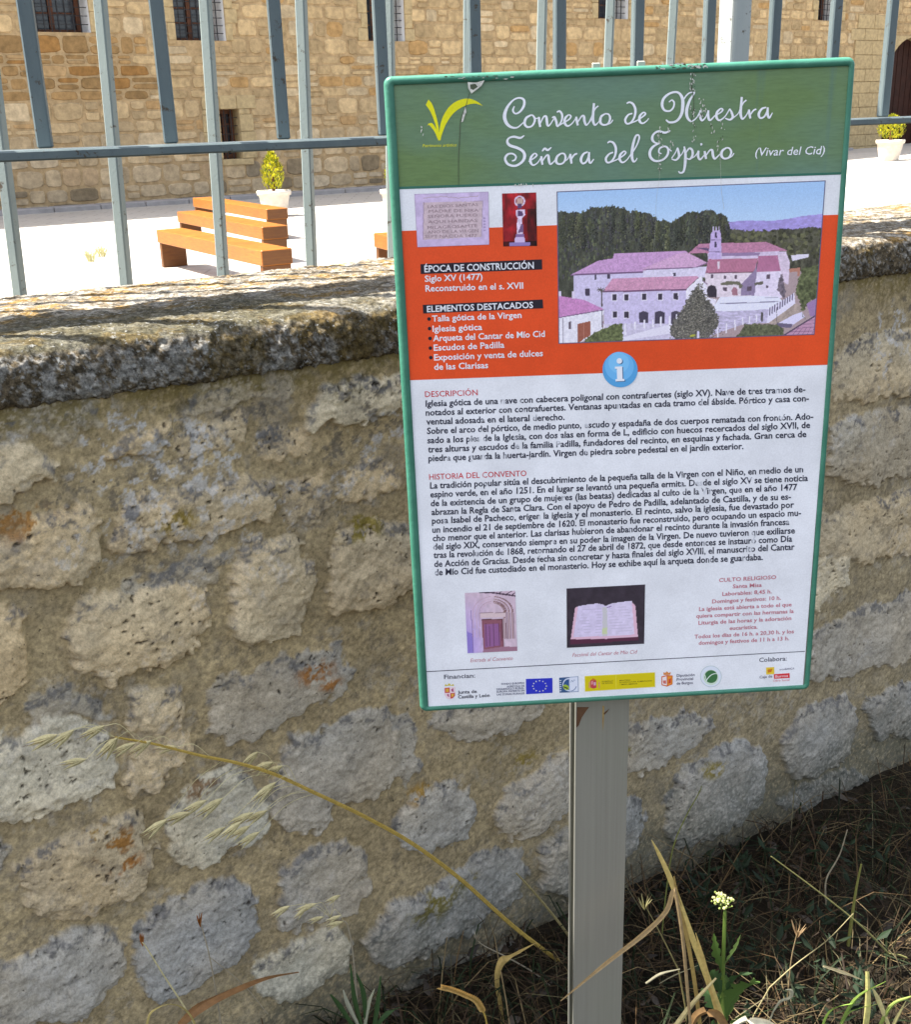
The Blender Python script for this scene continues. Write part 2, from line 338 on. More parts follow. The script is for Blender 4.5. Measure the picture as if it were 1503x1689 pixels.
# outlines in photograph pixels, tone: (r,g,b) reflectance, height of relief in mm
WARM = (0.57, 0.45, 0.275); TAN = (0.52, 0.415, 0.26); PALE = (0.60, 0.525, 0.375); GREY = (0.41, 0.365, 0.29); BLUE = (0.36, 0.332, 0.28); DIM = (0.42, 0.36, 0.26)  # BLUE is limestone with the cool shade of the lower wall painted in
STONES = [
 (WARM, 26, [(105,1045),(130,1000),(170,975),(250,960),(340,965),(350,1000),(330,1050),(290,1090),(220,1105),(180,1122),(150,1115),(115,1085)]),
 (WARM, 24, [(-60,1000),(0,1005),(40,1020),(50,1060),(55,1100),(35,1140),(0,1155),(-60,1160)]),
 (WARM, 24, [(395,950),(400,905),(440,885),(500,890),(515,960),(500,1010),(490,1045),(440,1055),(410,1055),(385,1045)]),
 (WARM, 22, [(228,1135),(290,1135),(300,1190),(315,1235),(290,1260),(270,1295),(225,1290),(205,1280),(220,1240),(225,1180)]),
 (GREY, 14, [(350,1120),(430,1100),(560,1070),(585,1110),(570,1150),(510,1170),(430,1215),(385,1230),(340,1215),(350,1170)]),
 (PALE, 24, [(-60,1240),(0,1235),(30,1205),(80,1180),(120,1190),(180,1215),(185,1260),(180,1285),(130,1310),(60,1335),(30,1350),(0,1345),(-60,1350)]),
 (TAN, 26, [(40,1430),(75,1400),(120,1375),(190,1345),(225,1330),(245,1370),(250,1420),(240,1465),(190,1490),(120,1515),(50,1520)]),
 (PALE, 18, [(340,1275),(375,1260),(415,1300),(440,1330),(430,1385),(400,1405),(340,1420),(295,1437),(280,1410),(285,1360),(310,1320)]),
 (GREY, 22, [(475,1235),(520,1215),(590,1185),(640,1180),(668,1215),(665,1270),(620,1310),(545,1330),(520,1370),(460,1365),(440,1330),(450,1280)]),
 (BLUE, 22, [(250,1500),(290,1480),(340,1460),(400,1450),(430,1480),(420,1530),(390,1580),(330,1620),(270,1640),(235,1620),(230,1560)]),
 (GREY, 20, [(480,1430),(520,1400),(570,1395),(600,1420),(620,1470),(590,1500),(520,1525),(465,1530),(470,1480)]),
 (GREY, 24, [(-60,1600),(0,1590),(60,1570),(120,1545),(180,1535),(205,1570),(215,1610),(190,1640),(130,1680),(60,1700),(0,1720),(-60,1730)]),
 (PALE, 18, [(425,1590),(470,1560),(540,1535),(570,1560),(560,1600),(490,1640),(430,1640)]),
 (BLUE, 24, [(600,1545),(640,1500),(720,1460),(800,1410),(860,1400),(875,1440),(860,1480),(800,1520),(720,1560),(640,1590),(600,1580)]),
 (GREY, 20, [(655,1350),(690,1310),(740,1290),(775,1300),(780,1340),(760,1380),(710,1400),(670,1400)]),
 (GREY, 22, [(815,1350),(850,1300),(900,1260),(935,1240),(945,1330),(935,1350),(880,1370),(830,1375)]),
 (BLUE, 24, [(900,1400),(940,1370),(1000,1330),(1050,1310),(1075,1340),(1060,1390),(1020,1430),(980,1460),(930,1480),(900,1460)]),
 (BLUE, 24, [(1110,1320),(1150,1260),(1200,1230),(1255,1225),(1265,1270),(1250,1330),(1190,1370),(1130,1400),(1100,1390)]),
 (BLUE, 22, [(1295,1220),(1330,1170),(1400,1145),(1420,1190),(1400,1250),(1340,1285),(1300,1280)]),
 (BLUE, 22, [(1430,1160),(1480,1130),(1530,1120),(1530,1210),(1450,1220)]),
 (GREY, 18, [(725,1185),(800,1150),(880,1140),(900,1180),(840,1210),(760,1225)]),
 (PALE, 22, [(515,680),(540,645),(590,620),(660,625),(660,680),(600,700),(520,712)]),
 (WARM, 18, [(190,755),(220,720),(290,690),(300,720),(290,745),(240,765),(195,762)]),
 (TAN, 12, [(300,752),(320,720),(380,690),(420,700),(415,730),(370,748)]),
 (WARM, 22, [(-60,745),(0,740),(40,735),(95,770),(90,795),(40,805),(0,825),(-60,830)]),
 (TAN, 20, [(195,870),(210,835),(300,805),(420,790),(455,810),(450,850),(380,880),(260,905),(195,900)]),
 (WARM, 24, [(-60,895),(0,880),(60,850),(140,840),(165,880),(160,930),(130,955),(50,975),(0,970),(-60,980)]),
 (WARM, 12, [(565,800),(600,765),(655,760),(660,800),(610,818),(575,818)]),
 (TAN, 22, [(545,920),(560,880),(620,860),(690,870),(690,960),(640,1000),(560,1010),(540,970)]),
 (DIM, 10, [(0,700),(60,670),(170,655),(180,690),(100,720),(20,730)]),
 (DIM, 10, [(330,640),(420,610),(500,620),(480,655),(390,680),(330,680)]),
 (TAN, 14, [(1385,585),(1440,560),(1540,540),(1540,640),(1400,665),(1370,640)]),
 (DIM, 16, [(1370,705),(1440,680),(1540,660),(1540,770),(1430,805),(1365,780)]),
 (TAN, 16, [(1350,865),(1400,840),(1540,790),(1540,900),(1420,930),(1350,920)]),
 (PALE, 18, [(1335,985),(1355,925),(1395,918),(1398,965),(1350,1000)]),
 (GREY, 16, [(1340,1050),(1440,1000),(1540,960),(1540,1080),(1400,1115),(1330,1115)]),
 (GREY, 16, [(960,1250),(1020,1200),(1120,1180),(1180,1190),(1150,1230),(1060,1280),(970,1290)]),
 (DIM, 9, [(40,620),(100,600),(170,612),(150,640),(70,655)]), (TAN, 9, [(430,740),(470,700),(540,705),(520,745),(450,765)]), (DIM, 8, [(210,960),(300,925),(380,915),(370,950),(240,985)]), (DIM, 9, [(60,1150),(100,1140),(170,1150),(200,1180),(120,1180),(60,1190)]), (GREY, 8, [(600,1195),(690,1190),(700,1260),(680,1300)]), (TAN, 10, [(470,800),(540,775),(560,800),(530,860),(480,870)]),
 (GREY, 14, [(0,1380),(20,1400),(10,1440),(-40,1450),(-40,1380)]),
 (BLUE, 16, [(640,1640),(700,1600),(790,1570),(850,1560),(840,1610),(740,1650),(650,1690)]),
 (BLUE, 18, [(1290,1330),(1340,1300),(1420,1262),(1430,1290),(1330,1345)]),
]
S_IN0, S_IN1 = -0.98, 1.9
s_ax = np.concatenate([np.arange(-2.6, S_IN0, 0.012), np.arange(S_IN0, S_IN1, 0.0028), np.arange(S_IN1, 4.6, 0.012)])
z_ax = np.arange(-0.12, CB + 0.004, 0.0030)
SS, ZZ = np.meshgrid(s_ax, z_ax, indexing='ij')
def stone_field():
    wx = SS + 0.030 * (fbm(SS * 14, ZZ * 14, 4, 3) - 0.5) * 2 + 0.016 * (fbm(SS * 38, ZZ * 38, 3, 4) - 0.5) * 2 + 0.008 * (fbm(SS * 90, ZZ * 90, 2, 5) - 0.5) * 2
    wz = ZZ + 0.026 * (fbm(SS * 14, ZZ * 14, 4, 11) - 0.5) * 2 + 0.016 * (fbm(SS * 38, ZZ * 38, 3, 14) - 0.5) * 2 + 0.008 * (fbm(SS * 90, ZZ * 90, 2, 15) - 0.5) * 2
    polys = [(c, h, np.array([wall_sz(*p) for p in pts])) for c, h, pts in STONES]
    boxes = [(p[:, 0].min(), p[:, 0].max(), p[:, 1].min(), p[:, 1].max()) for _, _, p in polys]
    rng = np.random.RandomState(5); row = 0; z = 0.02                     # the stretches the photograph does not show: coursed rubble of the same kind
    while z < CB - 0.1:
        hgt = rng.uniform(0.15, 0.22); s = -2.7 + rng.uniform(0, 0.2)
        while s < 4.7:
            w = rng.uniform(0.2, 0.4); x0, x1, y0, y1 = s + 0.03, s + w - 0.03, z + 0.02, z + hgt - 0.035
            if not any(x0 < b[1] + 0.02 and x1 > b[0] - 0.02 and y0 < b[3] + 0.015 and y1 > b[2] - 0.015 for b in boxes):
                k = 9; cx, cy = (x0 + x1) / 2, (y0 + y1) / 2; a = np.linspace(0, 2 * math.pi, k, endpoint=False)
                r = rng.uniform(0.82, 1.12, k); se = lambda t: np.sign(t) * np.abs(t) ** 0.6
                p = np.stack([cx + (x1 - x0) / 2 * se(np.cos(a)) * r, cy + (y1 - y0) / 2 * se(np.sin(a)) * r], 1)
                t = [WARM, TAN, GREY, PALE, BLUE][rng.randint(5)] if z > 0.5 else [GREY, BLUE, BLUE][rng.randint(3)]
                polys.append((t, rng.uniform(12, 24), p)); 
            s += w
        z += hgt
    hgt = np.zeros_like(SS); col = np.zeros(SS.shape + (3,)); msk = np.zeros_like(SS)
    for k, (c, hh, p) in enumerate(polys):
        i0, i1 = np.searchsorted(s_ax, [p[:, 0].min() - 0.09, p[:, 0].max() + 0.09]); j0, j1 = np.searchsorted(z_ax, [p[:, 1].min() - 0.09, p[:, 1].max() + 0.09])
        if i1 <= i0 or j1 <= j0: continue
        X = wx[i0:i1, j0:j1]; Y = wz[i0:i1, j0:j1]; ins = np.zeros(X.shape, bool); d2 = np.full(X.shape, 9.0)
        for a, b in zip(p, np.roll(p, -1, 0)):
            e = b - a; t = np.clip(((X - a[0]) * e[0] + (Y - a[1]) * e[1]) / (e @ e + 1e-12), 0, 1)
            d2 = np.minimum(d2, (X - a[0] - t * e[0]) ** 2 + (Y - a[1] - t * e[1]) ** 2)
            ins ^= ((a[1] > Y) != (b[1] > Y)) & (X < (b[0] - a[0]) * (Y - a[1]) / (b[1] - a[1] + 1e-12) + a[0])
        sd = np.where(ins, np.sqrt(d2), -np.sqrt(d2)) + 0.007
        m = sstep(-0.002, 0.007, sd)
        n = fbm(X * 9 + k * 3.1, Y * 13, 5, 40 + k); rg = 1 - np.abs(2 * fbm(X * 22 + k, Y * 30, 4, 60 + k) - 1)
        tilt = ((Y - p[:, 1].mean()) * -0.05 + (X - p[:, 0].mean()) * 0.03 * math.sin(k * 2.3))
        h = hh / 1250 * (0.6 * sstep(0.0, 0.007, sd) + 0.4 * sstep(0, 0.04, sd)) + (n - 0.5) * 0.013 * sstep(0, .02, sd) + (rg - 0.6) * 0.0025 * m + tilt * m
        h *= np.clip(hh / 20.0, 0.5, 1.1)
        cc = np.array(c)[None, None] * (0.80 + 0.40 * fbm(X * 18 + k, Y * 18, 4, 80 + k))[..., None]
        cc = cc * (1 + 0.15 * (fbm(X * 5, Y * 5, 2, 90 + k)[..., None] - 0.5) * np.array([1.2, 0.2, -1.4]))
        sl = (slice(i0, i1), slice(j0, j1))
        up = h * m > hgt[sl]
        hgt[sl] = np.where(up, h * m, hgt[sl]); col[sl] = np.where((m > msk[sl])[..., None], cc, col[sl]); msk[sl] = np.maximum(m, msk[sl])
    return hgt, col, msk
hgt, scol, smsk = stone_field()
low = fbm(SS * 4, ZZ * 4, 4, 21); mid = fbm(SS * 25, ZZ * 25, 4, 22); fine = fbm(SS * 120, ZZ * 120, 3, 23)
disp = hgt * np.where(hgt > 0, 1, 1) + (low - 0.5) * 0.035 + (mid - 0.5) * 0.007 + (fine - 0.5) * 0.003 * (0.4 + smsk)
pits = sstep(0.77, 0.83, fbm(SS * 95, ZZ * 115, 2, 24)) * sstep(0.50, 0.60, fbm(SS * 9, ZZ * 9, 3, 26)); disp -= pits * 0.006 * (0.15 + 0.85 * smsk)
MORT = np.array([0.385, 0.30, 0.168])
mc = MORT[None, None] * (0.70 + 0.6 * fbm(SS * 7, ZZ * 7, 5, 31))[..., None]
cool = sstep(-0.2, 1.5, SS - (ZZ - 0.5) * 0.9)                            # mortar greys towards the lower right, painting in the cool shade there
mc = mc * (1 - 0.4 * cool[..., None]) + (np.array([0.235, 0.205, 0.145])[None, None] * (0.75 + 0.5 * fbm(SS * 9, ZZ * 9, 4, 33))[..., None]) * 0.4 * cool[..., None]
wc = mc * (1 - smsk[..., None]) + scol * smsk[..., None]
gr = fbm(SS * 150, ZZ * 150, 2, 35, 0.6); wc = wc * (1 + (1 - smsk) * ((gr - 0.5) * 0.9))[..., None]
GRN = fbm(SS * 170, ZZ * 170, 2, 36, 0.6)
def blot(a, c, amt):
    global wc
    a = a * (0.35 + 0.65 * sstep(0.40, 0.60, GRN + (np.clip(a, 0, 1) - 0.5) * 0.25))
    a = np.clip(a * amt, 0, 1)[..., None]; wc = wc * (1 - a) + np.array(c)[None, None] * a
top = sstep(0.55, 0.02, (CB - ZZ))                                         # weathered zone below the coping
l1 = fbm(SS * 16, ZZ * 16, 6, 51, 0.65); l2 = fbm(SS * 38, ZZ * 38, 5, 52, 0.7); l3 = fbm(SS * 5, ZZ * 7, 4, 53)
blot(sstep(0.50, 0.60, l1) * sstep(0.42, 0.58, l3), (0.27, 0.235, 0.18), 0.25 + 0.4 * top)
blot(sstep(0.56, 0.62, l2) * sstep(0.40, 0.55, fbm(SS * 6, ZZ * 6, 3, 54)), (0.10, 0.09, 0.08), 0.35 + 0.4 * top)
blot(sstep(0.53, 0.60, fbm(SS * 45, ZZ * 45, 4, 55, 0.7)) * sstep(0.48, 0.6, fbm(SS * 7, ZZ * 7, 3, 56)), (0.52, 0.50, 0.47), 0.75 * top + 0.2)
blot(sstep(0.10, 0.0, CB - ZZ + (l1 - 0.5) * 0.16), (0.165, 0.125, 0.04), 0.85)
# dark lichen along the upper edge of the stones
ed = np.zeros_like(smsk); sh = int(0.030 / 0.003)
ed[:, :-sh] = smsk[:, :-sh] - smsk[:, sh:]
blot(np.clip(ed, 0, 1) * sstep(0.40, 0.60, l2), (0.13, 0.125, 0.12), 0.8)
for px, py, r, c, thr in [(520,1110,.05,(.30,.12,.02),.5),(545,1128,.03,(.30,.12,.02),.45),(190,1385,.055,(.30,.13,.02),.52),(160,1368,.03,(.26,.15,.02),.5),(205,1420,.04,(.30,.12,.02),.55),
                          (715,1490,.085,(.20,.16,.02),.5),(770,1452,.04,(.18,.15,.03),.5),(700,1310,.05,(.34,.20,.04),.52),(1175,1268,.05,(.26,.20,.04),.52),(330,1300,.05,(.22,.13,.06),.5),
                          (1030,1245,.05,(.2,.17,.05),.55),(600,870,.06,(.22,.17,.03),.55),(290,860,.05,(.24,.17,.03),.52),(30,862,.06,(.30,.14,.03),.55),(870,1260,.05,(.26,.19,.04),.52)]:
    s0, z0 = wall_sz(px, py); d = np.sqrt(((SS - s0) * 0.75) ** 2 + ((ZZ - z0) * 1.25) ** 2) / r
    blot(sstep(1.0, 0.3, d) * sstep(thr, thr + 0.06, fbm(SS * 40, ZZ * 40, 4, 71, 0.65) + 0.12 * (1 - np.clip(d, 0, 1))), c, 0.9)
blot(sstep(0.34, 0.02, ZZ + (l1 - 0.5) * 0.3), (0.085, 0.09, 0.07), 0.72)  # greenish damp foot, raised and deepened to paint in the shade there
blot(pits * (0.25 + 0.75 * smsk), (0.045, 0.037, 0.028), 0.85)
stone_wall = thing('stone_wall', 'long rubble stone wall with thick tan mortar and a lichen-covered coping behind the information sign', 'wall', W0)
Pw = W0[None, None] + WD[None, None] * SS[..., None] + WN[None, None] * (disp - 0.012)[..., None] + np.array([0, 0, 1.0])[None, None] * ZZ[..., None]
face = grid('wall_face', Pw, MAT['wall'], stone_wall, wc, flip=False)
WT = 0.64                                                                  # thickness
wb = MB(); wb.box(W0, WD, WN, (0, 0, 1), (-2.6, -WT, -0.12), (4.6, -0.06, CB - 0.01), tuple(MORT)); wb.build('wall_core', MAT['wall'], stone_wall)
# coping
prof = [(-0.10, CB - 0.003), (-0.004, CB - 0.003), (0.003, CB + 0.01), (0.004, CB + 0.035), (0.002, CB + 0.065), (-0.006, CB + 0.086), (-0.022, CT - 0.002), (-0.05, CT + 0.003), (-0.12, CT + 0.006),
        (-0.35, CT + 0.01), (-0.60, CT + 0.008), (-0.655, CT + 0.002), (-0.672, CT - 0.02), (-0.675, CB + 0.02), (-0.66, CB - 0.003)]
pr = []
for a, b in zip(prof[:-1], prof[1:]):
    L = math.hypot(b[0] - a[0], b[1] - a[1]); k = max(1, int(L / 0.0034)); pr += [(a[0] + (b[0] - a[0]) * t, a[1] + (b[1] - a[1]) * t) for t in np.linspace(0, 1, k, endpoint=False)]
pr.append(prof[-1]); pr = np.array(pr)
for _ in range(6): pr[1:-1] = (pr[:-2] + 2 * pr[1:-1] + pr[2:]) / 4
tg = np.gradient(pr, axis=0); tg /= np.linalg.norm(tg, axis=1, keepdims=True); nr = np.stack([-tg[:, 1], tg[:, 0]], 1)
if nr[len(nr) // 2, 1] < 0: nr = -nr
arc = np.concatenate([[0], np.cumsum(np.hypot(*np.diff(pr, axis=0).T))])
cs = np.concatenate([np.arange(-2.6, S_IN0, 0.015), np.arange(S_IN0, 2.1, 0.0034), np.arange(2.1, 4.6, 0.015)])
CS, CA = np.meshgrid(cs, arc, indexing='ij')
cd = (fbm(CS * 5, CA * 5, 4, 101) - 0.5) * 0.010 + (fbm(CS * 26, CA * 26, 4, 102) - 0.5) * 0.007 + (fbm(CS * 90, CA * 90, 3, 103) - 0.5) * (0.006 + 0.008 * (1 - np.clip(nr[:, 1], 0, 1)))[None]
o_, z_ = pr[:, 0][None] + nr[:, 0][None] * cd, pr[:, 1][None] + nr[:, 1][None] * cd
z_ = z_ + (vnoise(CS * 2.1, CS * 0, 109) - 0.5) * 0.012
Pc = W0[None, None] + WD[None, None] * CS[..., None] + WN[None, None] * o_[..., None] + np.array([0, 0, 1.0])[None, None] * z_[..., None]
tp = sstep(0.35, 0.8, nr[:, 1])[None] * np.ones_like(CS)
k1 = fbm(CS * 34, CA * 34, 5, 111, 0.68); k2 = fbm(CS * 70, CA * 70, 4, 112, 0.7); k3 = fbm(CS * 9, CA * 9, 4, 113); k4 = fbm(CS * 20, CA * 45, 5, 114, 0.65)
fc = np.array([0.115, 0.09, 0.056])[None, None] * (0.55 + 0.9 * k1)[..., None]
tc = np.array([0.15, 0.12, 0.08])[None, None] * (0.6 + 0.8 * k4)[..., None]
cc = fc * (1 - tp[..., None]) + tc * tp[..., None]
def cb(a, c, amt=1.0):
    global cc
    a = np.clip(a * amt, 0, 1)[..., None]; cc = cc * (1 - a) + np.array(c)[None, None] * a
cb(sstep(0.57, 0.62, fbm(CS * 120, CA * 120, 3, 121, 0.7)) * sstep(0.36, 0.5, k3), (0.30, 0.29, 0.265), 0.8 * (1 - 0.3 * tp))
cb(sstep(0.58, 0.62, k2) * sstep(0.42, 0.55, fbm(CS * 13, CA * 13, 3, 122)), (0.28, 0.27, 0.25), 0.6 * (1 - 0.4 * tp))
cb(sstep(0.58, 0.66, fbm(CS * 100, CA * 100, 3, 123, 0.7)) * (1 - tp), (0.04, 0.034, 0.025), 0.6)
cb(sstep(0.53, 0.565, fbm(CS * 30, CA * 30, 4, 115, 0.65)) * sstep(0.52, 0.60, fbm(CS * 4, CA * 4, 3, 116)), (0.27, 0.265, 0.245), 0.6)
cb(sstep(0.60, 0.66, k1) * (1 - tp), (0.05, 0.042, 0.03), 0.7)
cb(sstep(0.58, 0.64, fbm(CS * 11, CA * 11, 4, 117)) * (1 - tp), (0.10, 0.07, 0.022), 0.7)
cb(sstep(0.55, 0.6, fbm(CS * 60, CA * 60, 4, 118, 0.7)) * tp, (0.09, 0.075, 0.055), 0.85)
cb(sstep(0.55, 0.62, fbm(CS * 16, CA * 26, 4, 119, 0.65)) * tp, (0.23, 0.135, 0.03), 0.7)
cb(sstep(0.54, 0.6, fbm(CS * 30, CA * 50, 4, 120, 0.65)) * tp, (0.33, 0.305, 0.26), 0.7)
cb(sstep(0.25, -0.25, CS + (k3 - 0.5) * 0.5) * sstep(-0.30, -0.16, o_ + (k1 - 0.5) * 0.1) * tp, (0.055, 0.052, 0.03), 0.75)  # dark tone painted in for the shade on the front-left of the top
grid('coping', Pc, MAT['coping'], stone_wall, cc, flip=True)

# ------------------------------------------------------------------ ground, plaza
SUNZ = 0.4                                                                 # level of the plaza behind the wall
g_ax = np.concatenate([np.linspace(-400, -6, 20), np.arange(-5, 5, 0.06), np.linspace(6, 400, 20)])
GX, GY = np.meshgrid(g_ax, g_ax, indexing='ij')
side = (GX - W0[0]) * WN[0] + (GY - W0[1]) * WN[1]
near = np.exp(-((GX / 6) ** 2 + (GY / 6) ** 2))
GZ = (fbm(GX * 1.5, GY * 1.5, 4, 201) - 0.5) * 0.12 * near + (fbm(GX * 9, GY * 9, 3, 202) - 0.5) * 0.05 * near - 0.085 * near * np.clip(GX, 0, 2)
GZ = np.where(side < -0.3, -0.25, GZ)
ground = grid('ground', np.stack([GX, GY, GZ], -1), MAT['soil'], None, None); tag(ground, kind='structure')
FAZ = math.radians(57.5); FD = np.array([math.sin(FAZ), math.cos(FAZ), 0.0]); FN = np.array([FD[1], -FD[0], 0.0]); F0 = np.array([-9.5, 24.47, 0.0])
def plz(x, y):
    s = (x - F0[0]) * FD[0] + (y - F0[1]) * FD[1]; return SUNZ + 0.0165 * np.maximum(0, s - 9.5)
pa, pb = np.meshgrid(np.concatenate([[-60], np.linspace(-20, 60, 60), [200]]), np.concatenate([np.linspace(-0.6, 26.5, 30), [30, 60]]), indexing='ij')
PX = W0[0] + WD[0] * pa - WN[0] * pb; PY = W0[1] + WD[1] * pa - WN[1] * pb
PX = PX - WN[0] * 0; keep = pb
plaza = grid('plaza', np.stack([W0[0] + WD[0] * pa - WN[0] * (pb + WT + 0.62), W0[1] + WD[1] * pa - WN[1] * (pb + WT + 0.62),
             plz(W0[0] + WD[0] * pa - WN[0] * (pb + WT + 0.62), W0[1] + WD[1] * pa - WN[1] * (pb + WT + 0.62))], -1), MAT['plaza'], None, None, flip=True)
tag(plaza, kind='structure')

# ------------------------------------------------------------------ iron railings
def rail_s(px, py, off):
    p0 = W0 - WN * off; q = onv(px, py, p0, WD); return (q - p0) @ WD, q[2]
def bar_dirs(deg):
    a = math.radians(deg); n = np.array([WN[0] * math.cos(a) - WN[1] * math.sin(a), WN[0] * math.sin(a) + WN[1] * math.cos(a), 0]); return np.array([-n[1], n[0], 0]), n
OFF1, OFF2 = 0.29, 0.70
UP = np.array([0, 0, 1.0])
fence1 = thing('iron_railing', 'grey iron railing with a horizontal bottom rail and thick square post above the coping', 'railing', W0 - WN * OFF1 + UP * CT)
F1 = W0 - WN * OFF1
zr = np.mean([rail_s(0, 258, OFF1)[1], rail_s(626, 232, OFF1)[1], rail_s(1407, 202, OFF1)[1]])
m = MB(); m.box(F1, WD, WN, UP, (-3.0, -0.085, zr - 0.009), (4.6, 0.085, zr + 0.009), bev=0.003)  # lower rail made extra deep to cast the broad shadow band on the coping
m.build('rail', MAT['iron'], fence1, cols=False)
m = MB(); m.box(F1, WD, WN, UP, (-3.0, -0.022, 3.35), (4.6, 0.022, 3.375), bev=0.003); m.build('rail', MAT['iron'], fence1, cols=False)
sA, sB = rail_s(40, 0, OFF1)[0], rail_s(1474, 0, OFF1)[0]; st = (sB - sA) / 10
ax, an = bar_dirs(-22)
for k in range(-7, 19):
    s = sA + st * k; o = F1 + WD * s
    m = MB(); m.box(o, ax, an, UP, (-0.0132, -0.0132, zr + 0.0105), (0.0132, 0.0132, 3.349), bev=0.003)
    b = m.build('bar', MAT['iron'], fence1, cols=False)
sp = rail_s(1214, 0, OFF1)[0]
for s in (sp, sp - st * 12):
    m = MB(); m.box(F1 + WD * s, WD, WN, UP, (-0.03, -0.03, CT - 0.02), (0.03, 0.03, 3.5), bev=0.004)
    m.box(F1 + WD * s, WD, WN, UP, (-0.05, -0.05, CT + 0.0), (0.05, 0.05, CT + 0.016), bev=0.003)
    m.build('post', MAT['iron_post'], fence1, cols=False)
fence2 = thing('iron_railing', 'row of grey iron bars reaching down behind the back edge of the coping', 'railing', W0 - WN * OFF2 + UP * SUNZ)
F2 = W0 - WN * OFF2
sA, sB = rail_s(165, 0, OFF2)[0], rail_s(1383, 0, OFF2)[0]; st2 = (sB - sA) / 10
ax, an = bar_dirs(-48); LEAN = 0.034; zl = rail_s(165, 0, OFF2)[1]
for k in range(-7, 8):
    m = MB(); m.box(F2 + WD * (sA + st2 * k - LEAN * zl), ax, an, UP + WD * LEAN, (-0.0120, -0.0120, SUNZ + 0.05), (0.0120, 0.0120, 3.249), bev=0.003)
    m.build('bar', MAT['iron_pale'], fence2, cols=False)
for z in (SUNZ + 0.035, 3.262):
    m = MB(); m.box(F2, WD, WN, UP, (-3.0, -0.02, z - 0.012), (sA + st2 * 7.4, 0.02, z + 0.012), bev=0.003); m.build('rail', MAT['iron'], fence2, cols=False)

# ------------------------------------------------------------------ the convent facade
def fac(px, py):
    q = onv(px, py, F0, FD); return (q - F0) @ FD, q[2]
def fpt(s, z, out=0.0): return F0 + FD * s + FN * out + UP * z
building = thing('stone_building', 'ochre stone convent facade with deep barred windows and an arched doorway across the plaza', 'building', fpt(9, SUNZ))
def win_rect(x0, x1, yb, h, yref=None):
    s0, zb = fac(x0, yb); s1, _ = fac(x1, yb); return [s0, s1, zb, zb + h]
WINS = [('a', win_rect(52, 150, 53, 1.5)), ('b', win_rect(291, 373, 67, 1.45)), ('c', win_rect(607, 668, 68, 1.45)), ('d', win_rect(986, 1036, 31, 1.45)), ('e', win_rect(1348, 1384, 34, 1.45))]
s0, z1 = fac(361, 181); s1, z0 = fac(400, 262)
WINS.append(('f', [s0, s1, z0, z1]))
s0, z0 = fac(1452, 236); DOOR = [s0, s0 + 2.6, SUNZ, SUNZ + 2.55]        # arched doorway, spring line at its top
S0, S1, ZT = -16.0, 48.0, 12.5
ROOFZ = ZT
mw = MB()
openings = [w for _, w in WINS] + [[DOOR[0], DOOR[1], SUNZ - 0.3, DOOR[3] + 1.3]]
sx = sorted({S0, S1, *[v for o in openings for v in o[:2]]}); zx = sorted({SUNZ - 0.4, ZT, *[v for o in openings for v in o[2:]]})
for a, b in zip(sx[:-1], sx[1:]):
    for c, d in zip(zx[:-1], zx[1:]):
        if any(o[0] <= (a + b) / 2 <= o[1] and o[2] <= (c + d) / 2 <= o[3] for o in openings): continue
        mw.add([fpt(a, c), fpt(b, c), fpt(b, d), fpt(a, d)], [(0, 1, 2, 3)], (0.40, 0.285, 0.155))
rng = np.random.RandomState(11)
z = SUNZ - 0.1
def hit(a, b, c, d): return any(a < o[1] and b > o[0] and c < o[3] and d > o[2] for o in openings)
while z < 6.2:
    h = rng.uniform(0.2, 0.42); s = -6.0 - rng.uniform(0, 0.4)
    while s < 36:
        w = rng.uniform(0.28, 0.75); nsub = 1 if rng.rand() < 0.72 else 2
        for q in range(nsub):
            zz0, zz1 = z + h * q / nsub, z + h * (q + 1) / nsub; g = rng.uniform(0.008, 0.022)
            a, b, c, d = s + g, s + w - g, zz0 + g, zz1 - g
            if hit(a - .02, b + .02, c - .02, d + .02):
                for o in openings:                                         # trim against an opening instead of leaving a gap
                    if a < o[0] < b and c < o[3] and d > o[2]: b = o[0] - 0.004
                    elif a < o[1] < b and c < o[3] and d > o[2]: a = o[1] + 0.004
                if b - a < 0.08 or hit(a, b, c, d): continue
            t = rng.rand(); base = np.array([0.51, 0.37, 0.20]) * rng.uniform(0.72, 1.12) if t < 0.75 else (np.array([0.54, 0.42, 0.26]) * rng.uniform(0.8, 1.1) if t < 0.92 else np.array([0.42, 0.26, 0.11]))
            lowz = max(0.0, 1 - (z - SUNZ) / 2.2)                          # paler, greyer courses near the ground
            base = base * (0.86 + 0.28 * float(fbm(s * 0.45, z * 0.6, 3, 301)))
            base = base * (1 - 0.55 * lowz) + np.array([0.46, 0.375, 0.27]) * rng.uniform(0.75, 1.1) * 0.55 * lowz
            if z < SUNZ + 0.7 and rng.rand() < 0.25: base = base * 0.5
            if 1.9 < z - SUNZ < 3.3 and s < 3.2: base = base * np.array([0.72, 0.62, 0.5])   # an old damp stain
            cx, cz = (a + b) / 2, (c + d) / 2; rx, rz = (b - a) / 2, (d - c) / 2
            ang = np.linspace(0, 2 * math.pi, 10, endpoint=False) + 0.3; pw = rng.uniform(0.35, 0.6)
            j = rng.uniform(0.9, 1.04, 10); ex = np.sign(np.cos(ang)) * np.abs(np.cos(ang)) ** pw * j; ez = np.sign(np.sin(ang)) * np.abs(np.sin(ang)) ** pw * j
            pr_ = rng.uniform(0.008, 0.03); V = [fpt(cx + rx * x, cz + rz * y, 0.002) for x, y in zip(ex, ez)] + [fpt(cx + rx * x * 0.93, cz + rz * y * 0.9, pr_) for x, y in zip(ex, ez)]
            F = [tuple(range(10, 20))] + [(i, (i + 1) % 10, 10 + (i + 1) % 10, 10 + i) for i in range(10)]
            mw.add(V, F, tuple(base))
        s += w
    z += h
